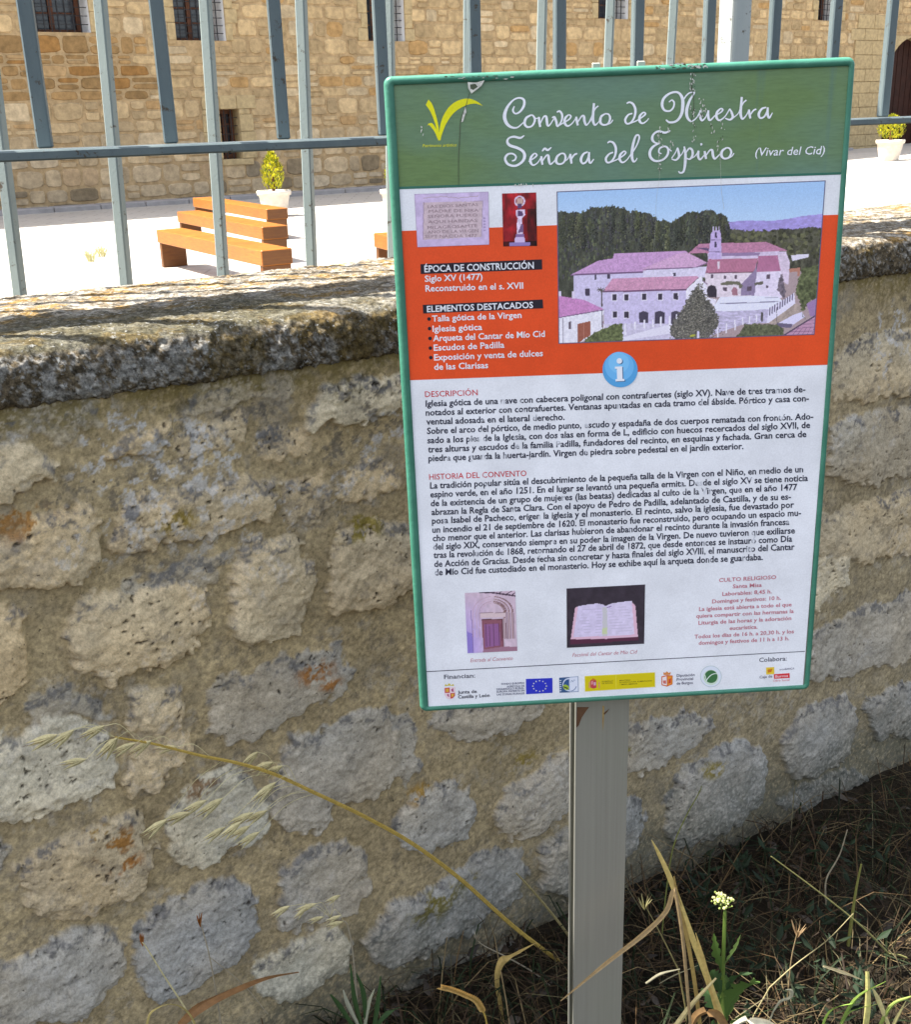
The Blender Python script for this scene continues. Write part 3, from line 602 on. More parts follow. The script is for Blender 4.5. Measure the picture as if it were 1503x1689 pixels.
wall_o = mw.build('wall', MAT['masonry'], building)
def window(w, small=False):
    s0, s1, z0, z1 = w; D = -0.72 if not small else -0.42
    m = MB()                                                               # plastered reveal
    m.add([fpt(s0, z0), fpt(s0, z0, D), fpt(s0, z1, D), fpt(s0, z1)], [(0, 1, 2, 3)]); m.add([fpt(s1, z0, D), fpt(s1, z0), fpt(s1, z1), fpt(s1, z1, D)], [(0, 1, 2, 3)])
    m.add([fpt(s0, z1), fpt(s0, z1, D), fpt(s1, z1, D), fpt(s1, z1)], [(0, 1, 2, 3)]); m.add([fpt(s0, z0, D), fpt(s0, z0), fpt(s1, z0), fpt(s1, z0, D)], [(0, 1, 2, 3)])
    wo = m.build('window', MAT['plaster'] if not small else MAT['dressed'], building, cols=False)
    f = MB(); t = 0.10; mid = (s0 + s1) / 2
    for a, b, c, d in ((s0, s0 + t, z0, z1), (s1 - t, s1, z0, z1), (s0 + t, s1 - t, z0, z0 + t), (s0 + t, s1 - t, z1 - t, z1), (mid - 0.05, mid + 0.05, z0 + t, z1 - t)):
        f.box(F0, FD, FN, UP, (a + .001, D + 0.01, c + .001), (b - .001, D + 0.07, d - .001))
    n = 4
    for i in range(1, n): f.box(F0, FD, FN, UP, (s0 + t, D + 0.02, z0 + t + (z1 - z0 - 2 * t) * i / n - 0.015), (s1 - t, D + 0.05, z0 + t + (z1 - z0 - 2 * t) * i / n + 0.015))
    f.build('frame', MAT['brown'], wo, cols=False)
    p = MB(); p.box(F0, FD, FN, UP, (s0, D - 0.03, z0), (s1, D + 0.005, z1)); p.build('pane', MAT['glass'], wo, cols=False)
    gq = MB(); k = max(3, int((s1 - s0) / 0.14)); r = max(3, int((z1 - z0) / 0.16)); dp = -0.12
    for i in range(1, k): gq.box(F0, FD, FN, UP, (s0 + (s1 - s0) * i / k - 0.009, dp - 0.009, z0), (s0 + (s1 - s0) * i / k + 0.009, dp + 0.009, z1))
    for i in range(1, r): gq.box(F0, FD, FN, UP, (s0, dp - 0.021, z0 + (z1 - z0) * i / r - 0.008), (s1, dp - 0.010, z0 + (z1 - z0) * i / r + 0.008))
    gq.build('grille', MAT['grille'], wo, cols=False)
    q = MB(); jb = 0.24 if not small else 0.34; rr = random.Random(int(s0 * 100))
    def blk(a, b, c, d): q.box(F0, FD, FN, UP, (a + .004, -0.05, c + .004), (b - .004, 0.04 + rr.uniform(0, .008), d - .004), bev=0.012)
    zz = z0
    while zz < z1 - 0.05:
        hh = min(rr.uniform(0.28, 0.42), z1 - zz)
        blk(s0 - jb * rr.uniform(0.7, 1.3), s0, zz, zz + hh); blk(s1, s1 + jb * rr.uniform(0.7, 1.3), zz, zz + hh); zz += hh
    x = s0 - jb * 1.2
    while x < s1 + jb: ww = min(rr.uniform(0.4, 0.7), s1 + jb * 1.3 - x); blk(x, x + ww, z1, z1 + 0.3); x += ww
    if small: q.box(F0, FD, FN, UP, (s0 - 0.05, -0.05, z0 - 0.14), (s1 + 0.25, 0.09, z0 - 0.004), bev=0.012)
    q.build('surround', MAT['dressed'], wo, cols=False)
for n_, w in WINS: window(w, n_ == 'f')
def doorway():
    a, b, z0, z1 = DOOR; r = (b - a) / 2; cx = (a + b) / 2; N = 18; zt = z1 + 1.3
    m = MB(); arc = [(cx + r * math.cos(math.pi * i / N), z1 + r * 0.98 * math.sin(math.pi * i / N)) for i in range(N + 1)]
    rr = random.Random(3)
    for i in range(N):                                                     # dressed voussoirs and spandrel
        p, q = arc[i], arc[i + 1]; k = 1.0
        m.add([fpt(*p, 0.03), fpt(*q, 0.03), fpt(q[0], zt, 0.03), fpt(p[0], zt, 0.03)], [(0, 3, 2, 1)], (.5, .5, .5))
        m.add([fpt(*p, 0.03), fpt(*p, -0.5), fpt(*q, -0.5), fpt(*q, 0.03)], [(0, 1, 2, 3)], (.5, .5, .5))
    z = SUNZ
    while z < zt + .6:
        hh = rr.uniform(0.34, 0.48)
        x1 = a - 0.004 if z < z1 else a - 0.004; x = a - rr.uniform(1.7, 2.1)
        while x < x1 - 0.05:
            ww = min(rr.uniform(0.5, 0.95), x1 - x)
            m.box(F0, FD, FN, UP, (x + .006, -0.5 if x + ww > x1 - .01 else -0.04, z + .006), (x + ww - .006, 0.046 + rr.uniform(0, .012), z + hh - .006), bev=0.012); x += ww
        m.box(F0, FD, FN, UP, (b + .004, -0.5, z + .006), (b + 0.9, 0.05, z + hh - .006), bev=0.012); z += hh
    d = m.build('doorway', MAT['dressed'], building, cols=False)
    k = MB(); k.box(F0, FD, FN, UP, (a, -0.6, z0 - .1), (b, -0.48, zt + 0.1)); 
    for i in range(1, 9): k.box(F0, FD, FN, UP, (a + (b - a) * i / 9 - .012, -0.48, z0), (a + (b - a) * i / 9 + .012, -0.465, zt))
    k.build('door', MAT['dark'], d, cols=False)
doorway()
m = MB(); m.box(F0, FD, FN, UP, (S0, -1.25, SUNZ - 0.3), (DOOR[0] - .3, -0.95, ZT - .01)); m.box(F0, FD, FN, UP, (DOOR[0] - .3, -1.26, SUNZ - 0.3), (S1, -0.94, ZT - .01)); m.build('inner_wall', MAT['masonry'], building)
m = MB(); m.add([fpt(S0, ZT, 0.5), fpt(S1, ZT, 0.5), fpt(S1, ZT + 2.2, -7), fpt(S0, ZT + 2.2, -7), fpt(S0, ZT - 0.15, 0.5), fpt(S1, ZT - 0.15, 0.5), fpt(S1, ZT, -7), fpt(S0, ZT, -7)],
    [(0, 1, 2, 3), (4, 7, 6, 5), (0, 4, 5, 1), (3, 2, 6, 7), (0, 3, 7, 4), (1, 5, 6, 2)]); m.build('roof', MAT['tile'], building, cols=False)
m = MB(); x = S0
while x < 27: m.box(F0, FD, FN, UP, (x + .008, 0.03, SUNZ - .1 + max(0, .0165 * (x - 9.5))), (x + 0.992, 0.55, SUNZ + 0.10 + max(0, .0165 * (x - 9.5))), bev=0.015); x += 1.0
kerb = m.build('kerb', MAT['kerb'], None, cols=False); tag(kerb, kind='structure')

# ------------------------------------------------------------------ benches and planters
def bench(px_l, px_r, label, w, h, legin=0.0, hz=None):
    """px_l, px_r: the upper edge of its long near side, far end to near end, in the photograph"""
    hz = SUNZ + h
    a, b = onz(*px_l, hz), onz(*px_r, hz); d = b - a; L = np.linalg.norm(d); d = d / L; n = np.array([-d[1], d[0], 0])     # n points to the far side
    t = thing('wooden_bench', label, 'bench', ((a + b) / 2 + n * w / 2)[:2].tolist() + [SUNZ], 'wooden benches on the plaza')
    m = MB(); m.box(np.array([a[0], a[1], 0]), d, n, UP, (0, 0, hz - 0.155), (L, w, hz), bev=0.008)
    V = np.array(m.v)
    for i, f in enumerate(m.f):
        q = V[list(f)]; nn = np.cross(q[1] - q[0], q[2] - q[0]); nn /= np.linalg.norm(nn) + 1e-12
        if abs(nn @ d) > 0.9: m.m[i] = 1  # end faces take the wood copy darkened for shade
    m.build('seat', [MAT['wood'], MAT['shaded_wood']], t, cols=False)
    for x in (0.02, L - 0.10):
        m = MB(); m.box(np.array([a[0], a[1], 0]), d, n, UP, (x, 0.012, SUNZ), (x + 0.08, w - 0.012, hz - 0.154), bev=0.006); m.build('leg', MAT['shaded_wood'], t, cols=False)
    return t
bench((257.5, 379.3), (430.8, 413.8), 'long varnished wooden bench nearest the wall, in front of two others', 0.33, 0.45)
bench((291.7, 349.4), (432.2, 374.9), 'middle one of three parallel varnished wooden benches', 0.33, 0.45)
bench((317.5, 326.6), (439.6, 345.6), 'rearmost of three parallel wooden benches, just before the white planter', 0.33, 0.45)
bench((616.0, 384.6), (760.0, 417.0), 'wooden bench mostly hidden behind the left edge of the sign', 0.33, 0.45)
def planter(px, py, wpx, label, slabel, kind):
    q = onz(px, py, SUNZ + (0.0 if kind != 'ball' else 0.22)); z0 = float(plz(q[0], q[1])); q = onz(px, py, z0); r = wpx / FOC * np.linalg.norm(q - EYE) / 2
    t = thing('planter_pot', label, 'pot', (q[0], q[1], z0), 'cream planters in front of the facade')
    o = np.array([q[0], q[1], z0]); h = r * 1.45
    m = MB(); m.lathe(o, [(0.0, 0.0), (r * 0.62, 0.0), (r * 0.66, h * 0.05), (r * 0.80, h * 0.5), (r * 0.88, h * 0.80), (r * 0.9, h * 0.81)], 32); m.build('body', MAT['pot'], t, True, False)
    m = MB(); m.lathe(o, [(r * 0.88, h * 0.80), (r * 0.97, h * 0.82), (r * 1.0, h * 0.93), (r * 0.98, h), (r * 0.86, h), (r * 0.84, h * 0.86)], 32); m.build('rim', MAT['pot'], t, True, False)
    m = MB(); m.lathe(o, [(0.0, h * 0.9), (r * 0.85, h * 0.9)], 32); m.build('soil', MAT['soil'], t, False, False)
    c = thing('conifer_shrub', slabel, 'shrub', (o[0], o[1], o[2] + h * 0.9), 'clipped shrubs in the planters')
    o2 = o + UP * h * 0.9; m = MB(); m.tube([o2, o2 + UP * r * 0.9], [r * 0.12, r * 0.06], 6); m.build('trunk', MAT['brown'], c, cols=False)
    rr = np.random.RandomState(int(px)); m = MB(); H = r * (2.0 if kind == 'egg' else 1.55); R = r * (0.62 if kind == 'egg' else 0.92)
    for i in range(950):
        u = rr.rand() ** 0.8; ph = rr.uniform(0, 2 * math.pi); rad = R * (math.sin(math.pi * min(1, (u * 0.93 + 0.07)) ** 0.75) ** 0.7) * rr.uniform(0.72, 1.04)
        p = o2 + np.array([rad * math.cos(ph), rad * math.sin(ph), r * 0.18 + H * u]); l = r * rr.uniform(0.12, 0.26)
        d = np.array([math.cos(ph) * 0.5, math.sin(ph) * 0.5, 1.0]) + rr.uniform(-.35, .35, 3); d /= np.linalg.norm(d); sd = np.cross(d, [math.cos(ph), math.sin(ph), 0.2]); sd /= np.linalg.norm(sd) + 1e-9
        g = rr.uniform(0.6, 1.25); col = np.array([0.46, 0.43, 0.02]) * g if rr.rand() < 0.75 else np.array([0.16, 0.2, 0.02]) * g
        m.add([p - sd * l * .22, p + d * l * .5 - sd * l * .26, p + d * l, p + d * l * .5 + sd * l * .26], [(0, 1, 2, 3)], tuple(col))
    m.build('foliage', MAT['leafs'], c)
planter(455, 357, 54, 'cream planter pot behind the three benches, near the small window', 'yellow-green egg-shaped conifer in the planter behind the benches', 'egg')
planter(655, 353, 52, 'cream planter pot almost hidden behind the sign, on the left', 'yellow-green shrub of which a sliver shows left of the sign', 'egg')
planter(1466, 266, 41, 'cream planter pot in front of the dark arched doorway', 'rounded yellow-green shrub in the planter before the doorway', 'ball')

def tuft(px, py, label):
    q = onz(px, py, SUNZ); t = MB(); r = np.random.RandomState(px)
    for i in range(26):
        h = np.array([r.uniform(-.5, .5), r.uniform(-.5, .5), 1.0]); L = r.uniform(.06, .2); p = q + np.array([r.uniform(-.05, .05), r.uniform(-.05, .05), 0]); t.blade([p, p + h * L * .6, p + h * L + np.array([h[0], h[1], -.1]) * L * .3], [.008, .014, .002], [1, .3, 0], (0.5, 0.47, 0.25))
    tag(t.build('weed_tuft', MAT['straw'], None), label, 'weed', 'weeds growing in the plaza')
tuft(150, 432, 'left one of two small pale weed tufts on the sunny plaza'); tuft(168, 424, 'right one of two small pale weed tufts on the sunny plaza')
# ------------------------------------------------------------------ the information sign
QC = [(632, 127), (1412, 94), (1325, 1137), (681, 1174)]
BW, BH = 0.6652, 1.0
BL = np.array([-0.0495086 * 1.65852, 0.9987737 * 1.65852, EYE[2] + 0.0604546])
BR_ = np.array([0.3280394 * 1.7765624, 0.9446640 * 1.7765624, EYE[2] + 0.0683987])
EX = (BR_ - BL) / np.linalg.norm(BR_ - BL); EN = np.array([EX[1], -EX[0], 0.0]); EN /= np.linalg.norm(EN); EN = -EN if EN[1] > 0 else EN
EZ = np.cross(EX, -EN); EZ = -EZ if EZ[2] < 0 else EZ
A = []
for (x, y), (u, v) in zip(QC, [(0, 0), (BW, 0), (BW, BH), (0, BH)]):
    A.append([x, y, 1, 0, 0, 0, -u * x, -u * y, u]); A.append([0, 0, 0, x, y, 1, -v * x, -v * y, v])
A = np.array(A, float); HM = np.append(np.linalg.solve(A[:, :8], A[:, 8]), 1).reshape(3, 3)
def uv(pts):
    p = np.asarray(pts, float).reshape(-1, 2); q = np.c_[p, np.ones(len(p))] @ HM.T; return q[:, :2] / q[:, 2:]
def bp(u, v, out=0.0): return BL + EX * u - EZ * v + EN * out
def bpts(px, out=0.0): return [bp(u, v, out) for u, v in uv(px)]
sign = thing('information_sign', 'green framed information board about a convent on a square metal post', 'sign', bp(BW / 2, BH, -0.06) * np.array([1, 1, 0]))

def rrect(l, t, r, b, rad, n=6):
    P = []
    for cx, cy, a0 in ((r - rad, t + rad, -90), (r - rad, b - rad, 0), (l + rad, b - rad, 90), (l + rad, t + rad, 180)):
        for i in range(n + 1):
            a = math.radians(a0 + 90 * i / n); P.append((cx + rad * math.cos(a), cy + rad * math.sin(a)))
    return P
def board():
    ins = (0.0142, 0.0118, 0.0090, 0.0088)                                # printed sheet inside the frame: left, top, right, bottom
    loops = [(1.0, -0.001, .002), (0.97, 0.0022, .003), (0.55, 0.0030, .006), (0.3, 0.0028, .008), (0.1, 0.0010, .010), (0.0, -0.0025, .011), (0.0, -0.020, .011), (0.12, -0.0235, .010), (0.4, -0.024, .009)]
    V = []; F = []; k = None
    for f, o, rad in loops:
        P = rrect(ins[0] * f, ins[1] * f, BW - ins[2] * f, BH - ins[3] * f, rad); k = len(P)
        wob = [0.0006 * math.sin(i * 1.7) for i in range(k)]
        V += [bp(u, v, o) for u, v in P]
    for r in range(len(loops) - 1):
        for i in range(k): j = (i + 1) % k; F.append((r * k + i, r * k + j, r * k + k + j, r * k + k + i))
    fr = mesh('frame', V, F, MAT['frame'], sign, True)
    m = MB(); m.box(BL, EX, -EZ, EN, (0.006, 0.005, -0.022), (BW - 0.005, BH - 0.005, -0.0012)); m.build('backing_panel', MAT['steel'], sign, cols=False)
board()
# printed sheet and everything printed on it, in thin layers
SH = [(649, 136), (1404, 109), (1314, 1137), (695, 1169)]
def quadmesh(name, px, out, mat, parent, div=1, cols=None): return mesh(name, bpts(px, out), [(0, 3, 2, 1)] if len(px) == 4 else [tuple(range(len(px)))[::-1]], mat, parent, cols=cols)
sheet = quadmesh('printed_sheet', SH, 0.0, MAT['sheet'], sign)
def sub(name, mb, mats, cols=True):
    o = mb.build(name, mats, sheet, cols=cols)
    if name == 'paint_speck': o['kind'] = 'stuff'
    return o
def poly(mb, px, out, c=(0.5, 0.5, 0.5), m=0): mb.add(bpts(px, out), [tuple(range(len(px)))[::-1]], c, m)
m = MB(); poly(m, [(649, 136), (1404, 109), (1389.3, 285.6), (655.1, 310)], 0.00015, m=0); poly(m, [(655.0, 308.2), (1389.6, 284.0), (1389.2, 288), (655.3, 312.4)], 0.00030, m=1)
sub('header_band', m, [MAT['header'], MAT['teal_ink']], False)
m = MB(); poly(m, [(658.8, 381), (1383.4, 354), (1361, 601.6), (670.4, 627)], 0.00015); sub('orange_band', m, MAT['orange'], False)

# --- lettering from the built-in typeface
def glyphs(body, bold=0.0, spacing=1.0):
    c = bpy.data.curves.new('lettering', 'FONT'); c.body = body; c.offset = bold; c.space_character = spacing; c.resolution_u = 2; c.fill_mode = 'FRONT'
    o = bpy.data.objects.new('lettering', c); COL.objects.link(o); bpy.context.view_layer.update()
    me = o.evaluated_get(bpy.context.evaluated_depsgraph_get()).to_mesh()
    v = np.array([q.co[:2] for q in me.vertices]); f = [tuple(p.vertices) for p in me.polygons]
    o.evaluated_get(bpy.context.evaluated_depsgraph_get()).to_mesh_clear()
    bpy.data.objects.remove(o); bpy.data.curves.remove(c); return v, f
CAPH = 0.729
def text(mb, body, p0, p1, cap, out, bold=0.03, shear=0.0, m=0, c=(0.5, 0.5, 0.5)):
    v, f = glyphs(body, bold)
    p0 = np.array(p0, float); p1 = np.array(p1, float); x0, x1 = v[:, 0].min(), v[:, 0].max(); e = (p1 - p0) / (x1 - x0); e_ = e / np.linalg.norm(e)
    up = np.array([e_[1], -e_[0]]); 
    up = np.array([-(p0[0] + p1[0] - 2 * 911) / 2 / 5400 * -1.0, -1.0]) * cap / CAPH   # uprights lean as the board's own do
    P = p0 + (v[:, :1] - x0 + shear * v[:, 1:]) * e + v[:, 1:] * up
    mb.add(bpts(P, out), [t if True else t for t in f], c, m)
def ribbon(mb, pts, out, k=1.0, m=0, c=(0.5, 0.5, 0.5), sub_=5, org=(0, 0), sc=1.0):
    S = np.array(smooth_path([(x, y, w) for x, y, w in pts], sub_)); S[:, 0] = org[0] + S[:, 0] / sc; S[:, 1] = org[1] + S[:, 1] / sc; w = np.maximum(S[:, 2], 0.1) / sc * k / 2
    t = np.gradient(S[:, :2], axis=0); t /= np.linalg.norm(t, axis=1, keepdims=True) + 1e-9; n = np.stack([-t[:, 1], t[:, 0]], 1)
    Lp, Rp = S[:, :2] + n * w[:, None], S[:, :2] - n * w[:, None]; q = len(S); z = out + np.arange(q) * 1e-6
    V = [bp(u, v, z[i]) for i, (u, v) in enumerate(uv(Lp))] + [bp(u, v, z[i]) for i, (u, v) in enumerate(uv(Rp))]
    mb.add(V, [(i, i + 1, q + i + 1, q + i) for i in range(q - 1)], c, m)
# --- the title, stroke by stroke
T1 = [  # first view: origin (810,130), 5.01 to a pixel
 [(190,228,8),(178,265,13),(200,290,11),(240,270,14),(270,220,17),(268,175,16),(230,160,12),(180,180,12),(130,240,18),(108,310,24),(125,370,22),(165,402,16),(210,405,11),(250,375,8),(285,340,7)],
 [(330,300,10),(288,325,16),(273,370,18),(295,400,14),(335,390,12),(358,345,15),(347,310,12),(330,300,10)], [(347,315,8),(372,330,7),(395,318,8)],
 [(392,318,15),(395,360,17),(402,400,14)], [(402,372,8),(430,318,11),(452,314,16),(457,350,18),(463,385,16),(480,384,9),(520,325,8)],
 [(500,325,8),(520,318,15),(535,355,17),(545,395,12),(578,350,12),(584,300,15),(564,270,14),(540,278,9)], [(545,395,9),(590,368,8)],
 [(590,368,8),(640,338,10),(656,312,12),(637,300,10),(608,330,16),(606,370,18),(630,392,12),(668,368,8),(702,318,8)],
 [(700,315,14),(705,350,17),(712,388,14)], [(712,360,8),(745,312,11),(764,312,16),(768,350,18),(782,384,13),(810,358,8),(838,320,8)],
 [(848,203,15),(842,270,17),(838,340,19),(852,383,14),(878,366,8),(900,335,7)], [(884,226,10),(858,250,9),(825,320,7),(800,372,6)],
 [(940,290,10),(906,315,16),(899,360,18),(922,382,13),(960,374,12),(980,330,15),(968,296,12),(940,290,10)], [(950,382,8),(985,366,8),(1003,340,7)],
 [(1165,288,10),(1130,300,12),(1105,340,16),(1117,372,13),(1150,364,12),(1180,320,14),(1190,260,17),(1172,212,16),(1142,196,12),(1118,206,9)], [(1140,372,8),(1190,352,8),(1212,340,8)],
 [(1210,342,8),(1250,315,10),(1273,292,12),(1256,280,10),(1226,310,16),(1223,350,18),(1246,370,12),(1280,352,8),(1299,328,6)],
 [(270,470,7),(235,490,15),(185,480,15),(142,492,12),(128,522,17),(150,552,19),(210,572,19),(258,602,19),(270,645,21),(246,690,17),(190,720,15),(132,706,17),(109,662,17),(130,626,14),(170,620,12),(198,642,12),(190,670,12),(165,680,9)],
 [(302,684,7),(350,655,10),(371,632,12),(353,618,10),(323,650,16),(319,690,18),(341,714,12),(377,694,8),(408,648,8)],
 [(408,640,14),(411,672,17),(417,712,13)], [(417,682,8),(447,638,11),(466,636,16),(470,672,18),(482,706,13),(512,684,8),(535,650,7)], [(415,600,8),(437,578,15),(462,590,15),(492,568,7)],
 [(570,618,10),(538,645,16),(530,685,18),(553,706,13),(590,694,12),(608,655,15),(598,622,12),(570,618,10)], [(590,690,7),(625,665,7),(648,622,9)],
 [(648,622,14),(652,660,17),(657,702,14)], [(655,668,8),(680,630,12),(706,618,10)], [(700,622,9),(690,628,9)],
 [(792,605,10),(757,622,14),(735,665,18),(747,700,13),(777,688,12),(800,640,12)], [(804,606,13),(800,665,18),(813,697,13),(842,664,7)],
 [(1002,608,10),(967,624,12),(941,660,16),(952,692,13),(985,684,12),(1015,640,14),(1025,580,17),(1007,534,16),(977,520,12),(955,532,9)], [(975,692,8),(1025,672,8),(1047,660,8)],
 [(1045,662,8),(1085,636,10),(1106,612,12),(1091,600,10),(1060,630,16),(1056,670,18),(1080,692,12),(1117,668,8),(1150,620,8)],
 [(1142,640,8),(1195,555,10),(1218,492,12),(1210,466,12),(1187,480,14),(1166,550,18),(1156,630,20),(1166,682,15),(1185,680,9),(1200,655,7)],
 [(1476,430,8),(1430,447,15),(1380,435,14),(1337,460,14),(1326,502,19),(1350,530,12),(1384,534,9)], [(1384,534,9),(1335,560,15),(1306,602,19),(1311,650,19),(1350,680,15),(1410,670,13),(1450,630,15),(1456,582,15),(1430,560,12),(1387,576,12),(1380,610,10),(1402,620,7)],
 [(1455,575,8),(1485,600,8)]]
T2 = [  # second view: origin (1070,130)
 [(165,195,8),(190,178,10),(208,200,12),(200,240,12),(170,268,12),(126,260,15),(108,215,19),(126,160,17),(180,120,14),(240,115,15),(275,160,21),(279,230,23),(265,300,19),(226,350,15),(170,362,14),(138,340,10)],
 [(277,190,8),(310,140,10),(345,115,10),(383,116,8)], [(380,116,8),(337,180,16),(311,260,21),(316,320,19),(346,352,12),(388,328,8),(425,268,8)],
 [(425,262,13),(421,310,18),(436,347,13),(467,318,8),(490,262,8)], [(490,262,13),(488,310,18),(502,345,13),(545,305,8)],
 [(542,308,8),(590,281,10),(609,259,12),(593,248,10),(562,278,16),(557,320,18),(581,345,12),(628,312,8),(665,252,8)],
 [(665,248,9),(684,285,16),(690,320,16),(666,340,12),(628,328,9)], [(690,328,8),(735,290,7),(752,250,7)],
 [(767,152,15),(761,220,17),(756,290,19),(770,333,14),(802,304,8),(826,258,8)], [(805,178,10),(777,205,9),(740,285,7)],
 [(825,256,14),(830,295,17),(836,330,14)], [(836,300,8),(862,264,11),(886,252,10)],
 [(968,238,10),(932,250,14),(906,292,18),(917,325,13),(950,315,12),(978,268,12)], [(981,238,13),(978,290,18),(992,325,13),(1019,282,6)],
 [(182,658,8),(215,610,8),(232,573,9),(240,608,16),(243,645,16),(216,672,12),(182,664,9)], [(243,650,7),(272,615,7),(290,570,7)],
 [(287,560,11),(296,620,18),(293,700,19),(280,765,14),(252,778,12),(237,764,8)], [(298,615,8),(328,577,12),(352,590,16),(355,630,16),(332,665,12),(300,655,8)], [(340,662,7),(375,640,7),(407,595,8)],
 [(405,596,14),(401,640,18),(417,668,12),(455,628,8)], [(420,545,12),(430,543,18),(437,545,8)],
 [(455,598,14),(460,630,17),(467,664,14)], [(467,634,8),(497,593,11),(518,592,16),(523,630,18),(537,662,13),(570,635,8),(596,605,6)],
 [(637,570,10),(602,595,16),(594,635,18),(617,660,13),(655,650,12),(675,610,15),(662,578,12),(637,570,10)], [(645,660,8),(680,640,8),(698,615,6)]]
up_, lo_ = MB(), MB()
for i, s in enumerate(T1): ribbon(up_ if min(p[1] for p in s) < 400 and max(p[1] for p in s) < 430 else lo_, s, 0.0004 + i * 2e-5, 1.22, org=(810, 130), sc=5.01)
for i, s in enumerate(T2): ribbon(up_ if max(p[1] for p in s) < 400 else lo_, s, 0.0005 + i * 2e-5, 1.22, org=(1070, 130), sc=5.01)
sub('title_lettering', up_, MAT['white_ink'], False); sub('title_lettering', lo_, MAT['white_ink'], False)
m = MB(); text(m, '(Vivar del Cid)', (1243.5, 257.6), (1358.2, 254.4), 14.2, 0.0006, 0.006, 0.16)
sub('place_lettering', m, MAT['white_ink'], False)
# --- sprout emblem
m = MB(); E_ = lambda L: [(660 + x / 7.515, 140 + y / 7.515) for x, y in L]
def strip(mb, L, Rr, out, c, mt=0):
    a, b = np.array(smooth_path(L, 6)), np.array(smooth_path(Rr, 6)); q = len(a); V = bpts(a, out) + bpts(b, out); mb.add(V, [(i, i + 1, q + i + 1, q + i) for i in range(q - 1)], c, mt)
strip(m, E_([(315,250),(370,335),(415,445),(450,570),(462,690)]), E_([(350,185),(392,240),(428,340),(470,520),(480,690)]), 0.0004, (1,1,1))
strip(m, E_([(1020,262),(960,215),(880,180),(800,175),(700,205),(610,270),(540,370),(500,470),(476,600),(462,690)]), E_([(1022,264),(970,246),(920,236),(830,250),(720,305),(640,375),(570,475),(532,560),(503,640),(492,690)]), 0.00042, (1,1,1))
strip(m, E_([(330,515),(350,500),(385,535),(425,595),(455,670)]), E_([(345,482),(390,478),(432,530),(460,590),(470,670)]), 0.00044, (1,1,1))
text(m, 'Patrimonio artístico', (696, 243), (751.8, 241.6), 5.2, 0.0004, 0.0, 0.2)
sub('sprout_emblem', m, MAT['yellow_ink'], False)
# --- orange panel lettering
m = MB()
poly(m, [(690, 435.6), (890.9, 427.7), (891, 444.4), (690.3, 451.9)], 0.0003); poly(m, [(693, 502.7), (891.2, 493.8), (892, 508.4), (693.6, 517)], 0.0003)
for x, y in ((703.2, 526), (703.9, 541.8), (704.5, 558), (704.9, 574), (705.5, 589.6)):
    poly(m, [(x + 3.1 * math.cos(a), y + 3.1 * math.sin(a)) for a in np.linspace(0, 2 * math.pi, 10, endpoint=False)], 0.0003)
sub('dark_labels', m, MAT['black_ink'], False)
m = MB()
for b, p0, p1, cap in (('ÉPOCA DE CONSTRUCCIÓN', (696.6, 448.9), (877.3, 442.8), 11.0), ('Siglo XV (1477)', (697, 464.6), (792.4, 461.0), 10.2), ('Reconstruido en el s. XVII', (698, 480.7), (859.4, 475.8), 10.4),
                       ('ELEMENTOS DESTACADOS', (700, 514.6), (875.3, 507.6), 10.2), ('Talla gótica de la Virgen', (708.2, 530.2), (856, 524.0), 10.0), ('Iglesia gótica', (708.9, 547), (790.8, 543.8), 10.0),
                       ('Arqueta del Cantar de Mío Cid', (709.5, 562.6), (894.2, 555.2), 10.2), ('Escudos de Padilla', (710.5, 578.2), (827.2, 573.2), 10.2), ('Exposición y venta de dulces', (710.8, 594.2), (890.6, 587), 10.2), ('de las Clarisas', (710.8, 609.7), (800, 606.8), 10.2)):
    text(m, b, p0, p1, cap * 1.04, 0.0005, 0.018)
sub('panel_lettering', m, MAT['white_ink'], False)
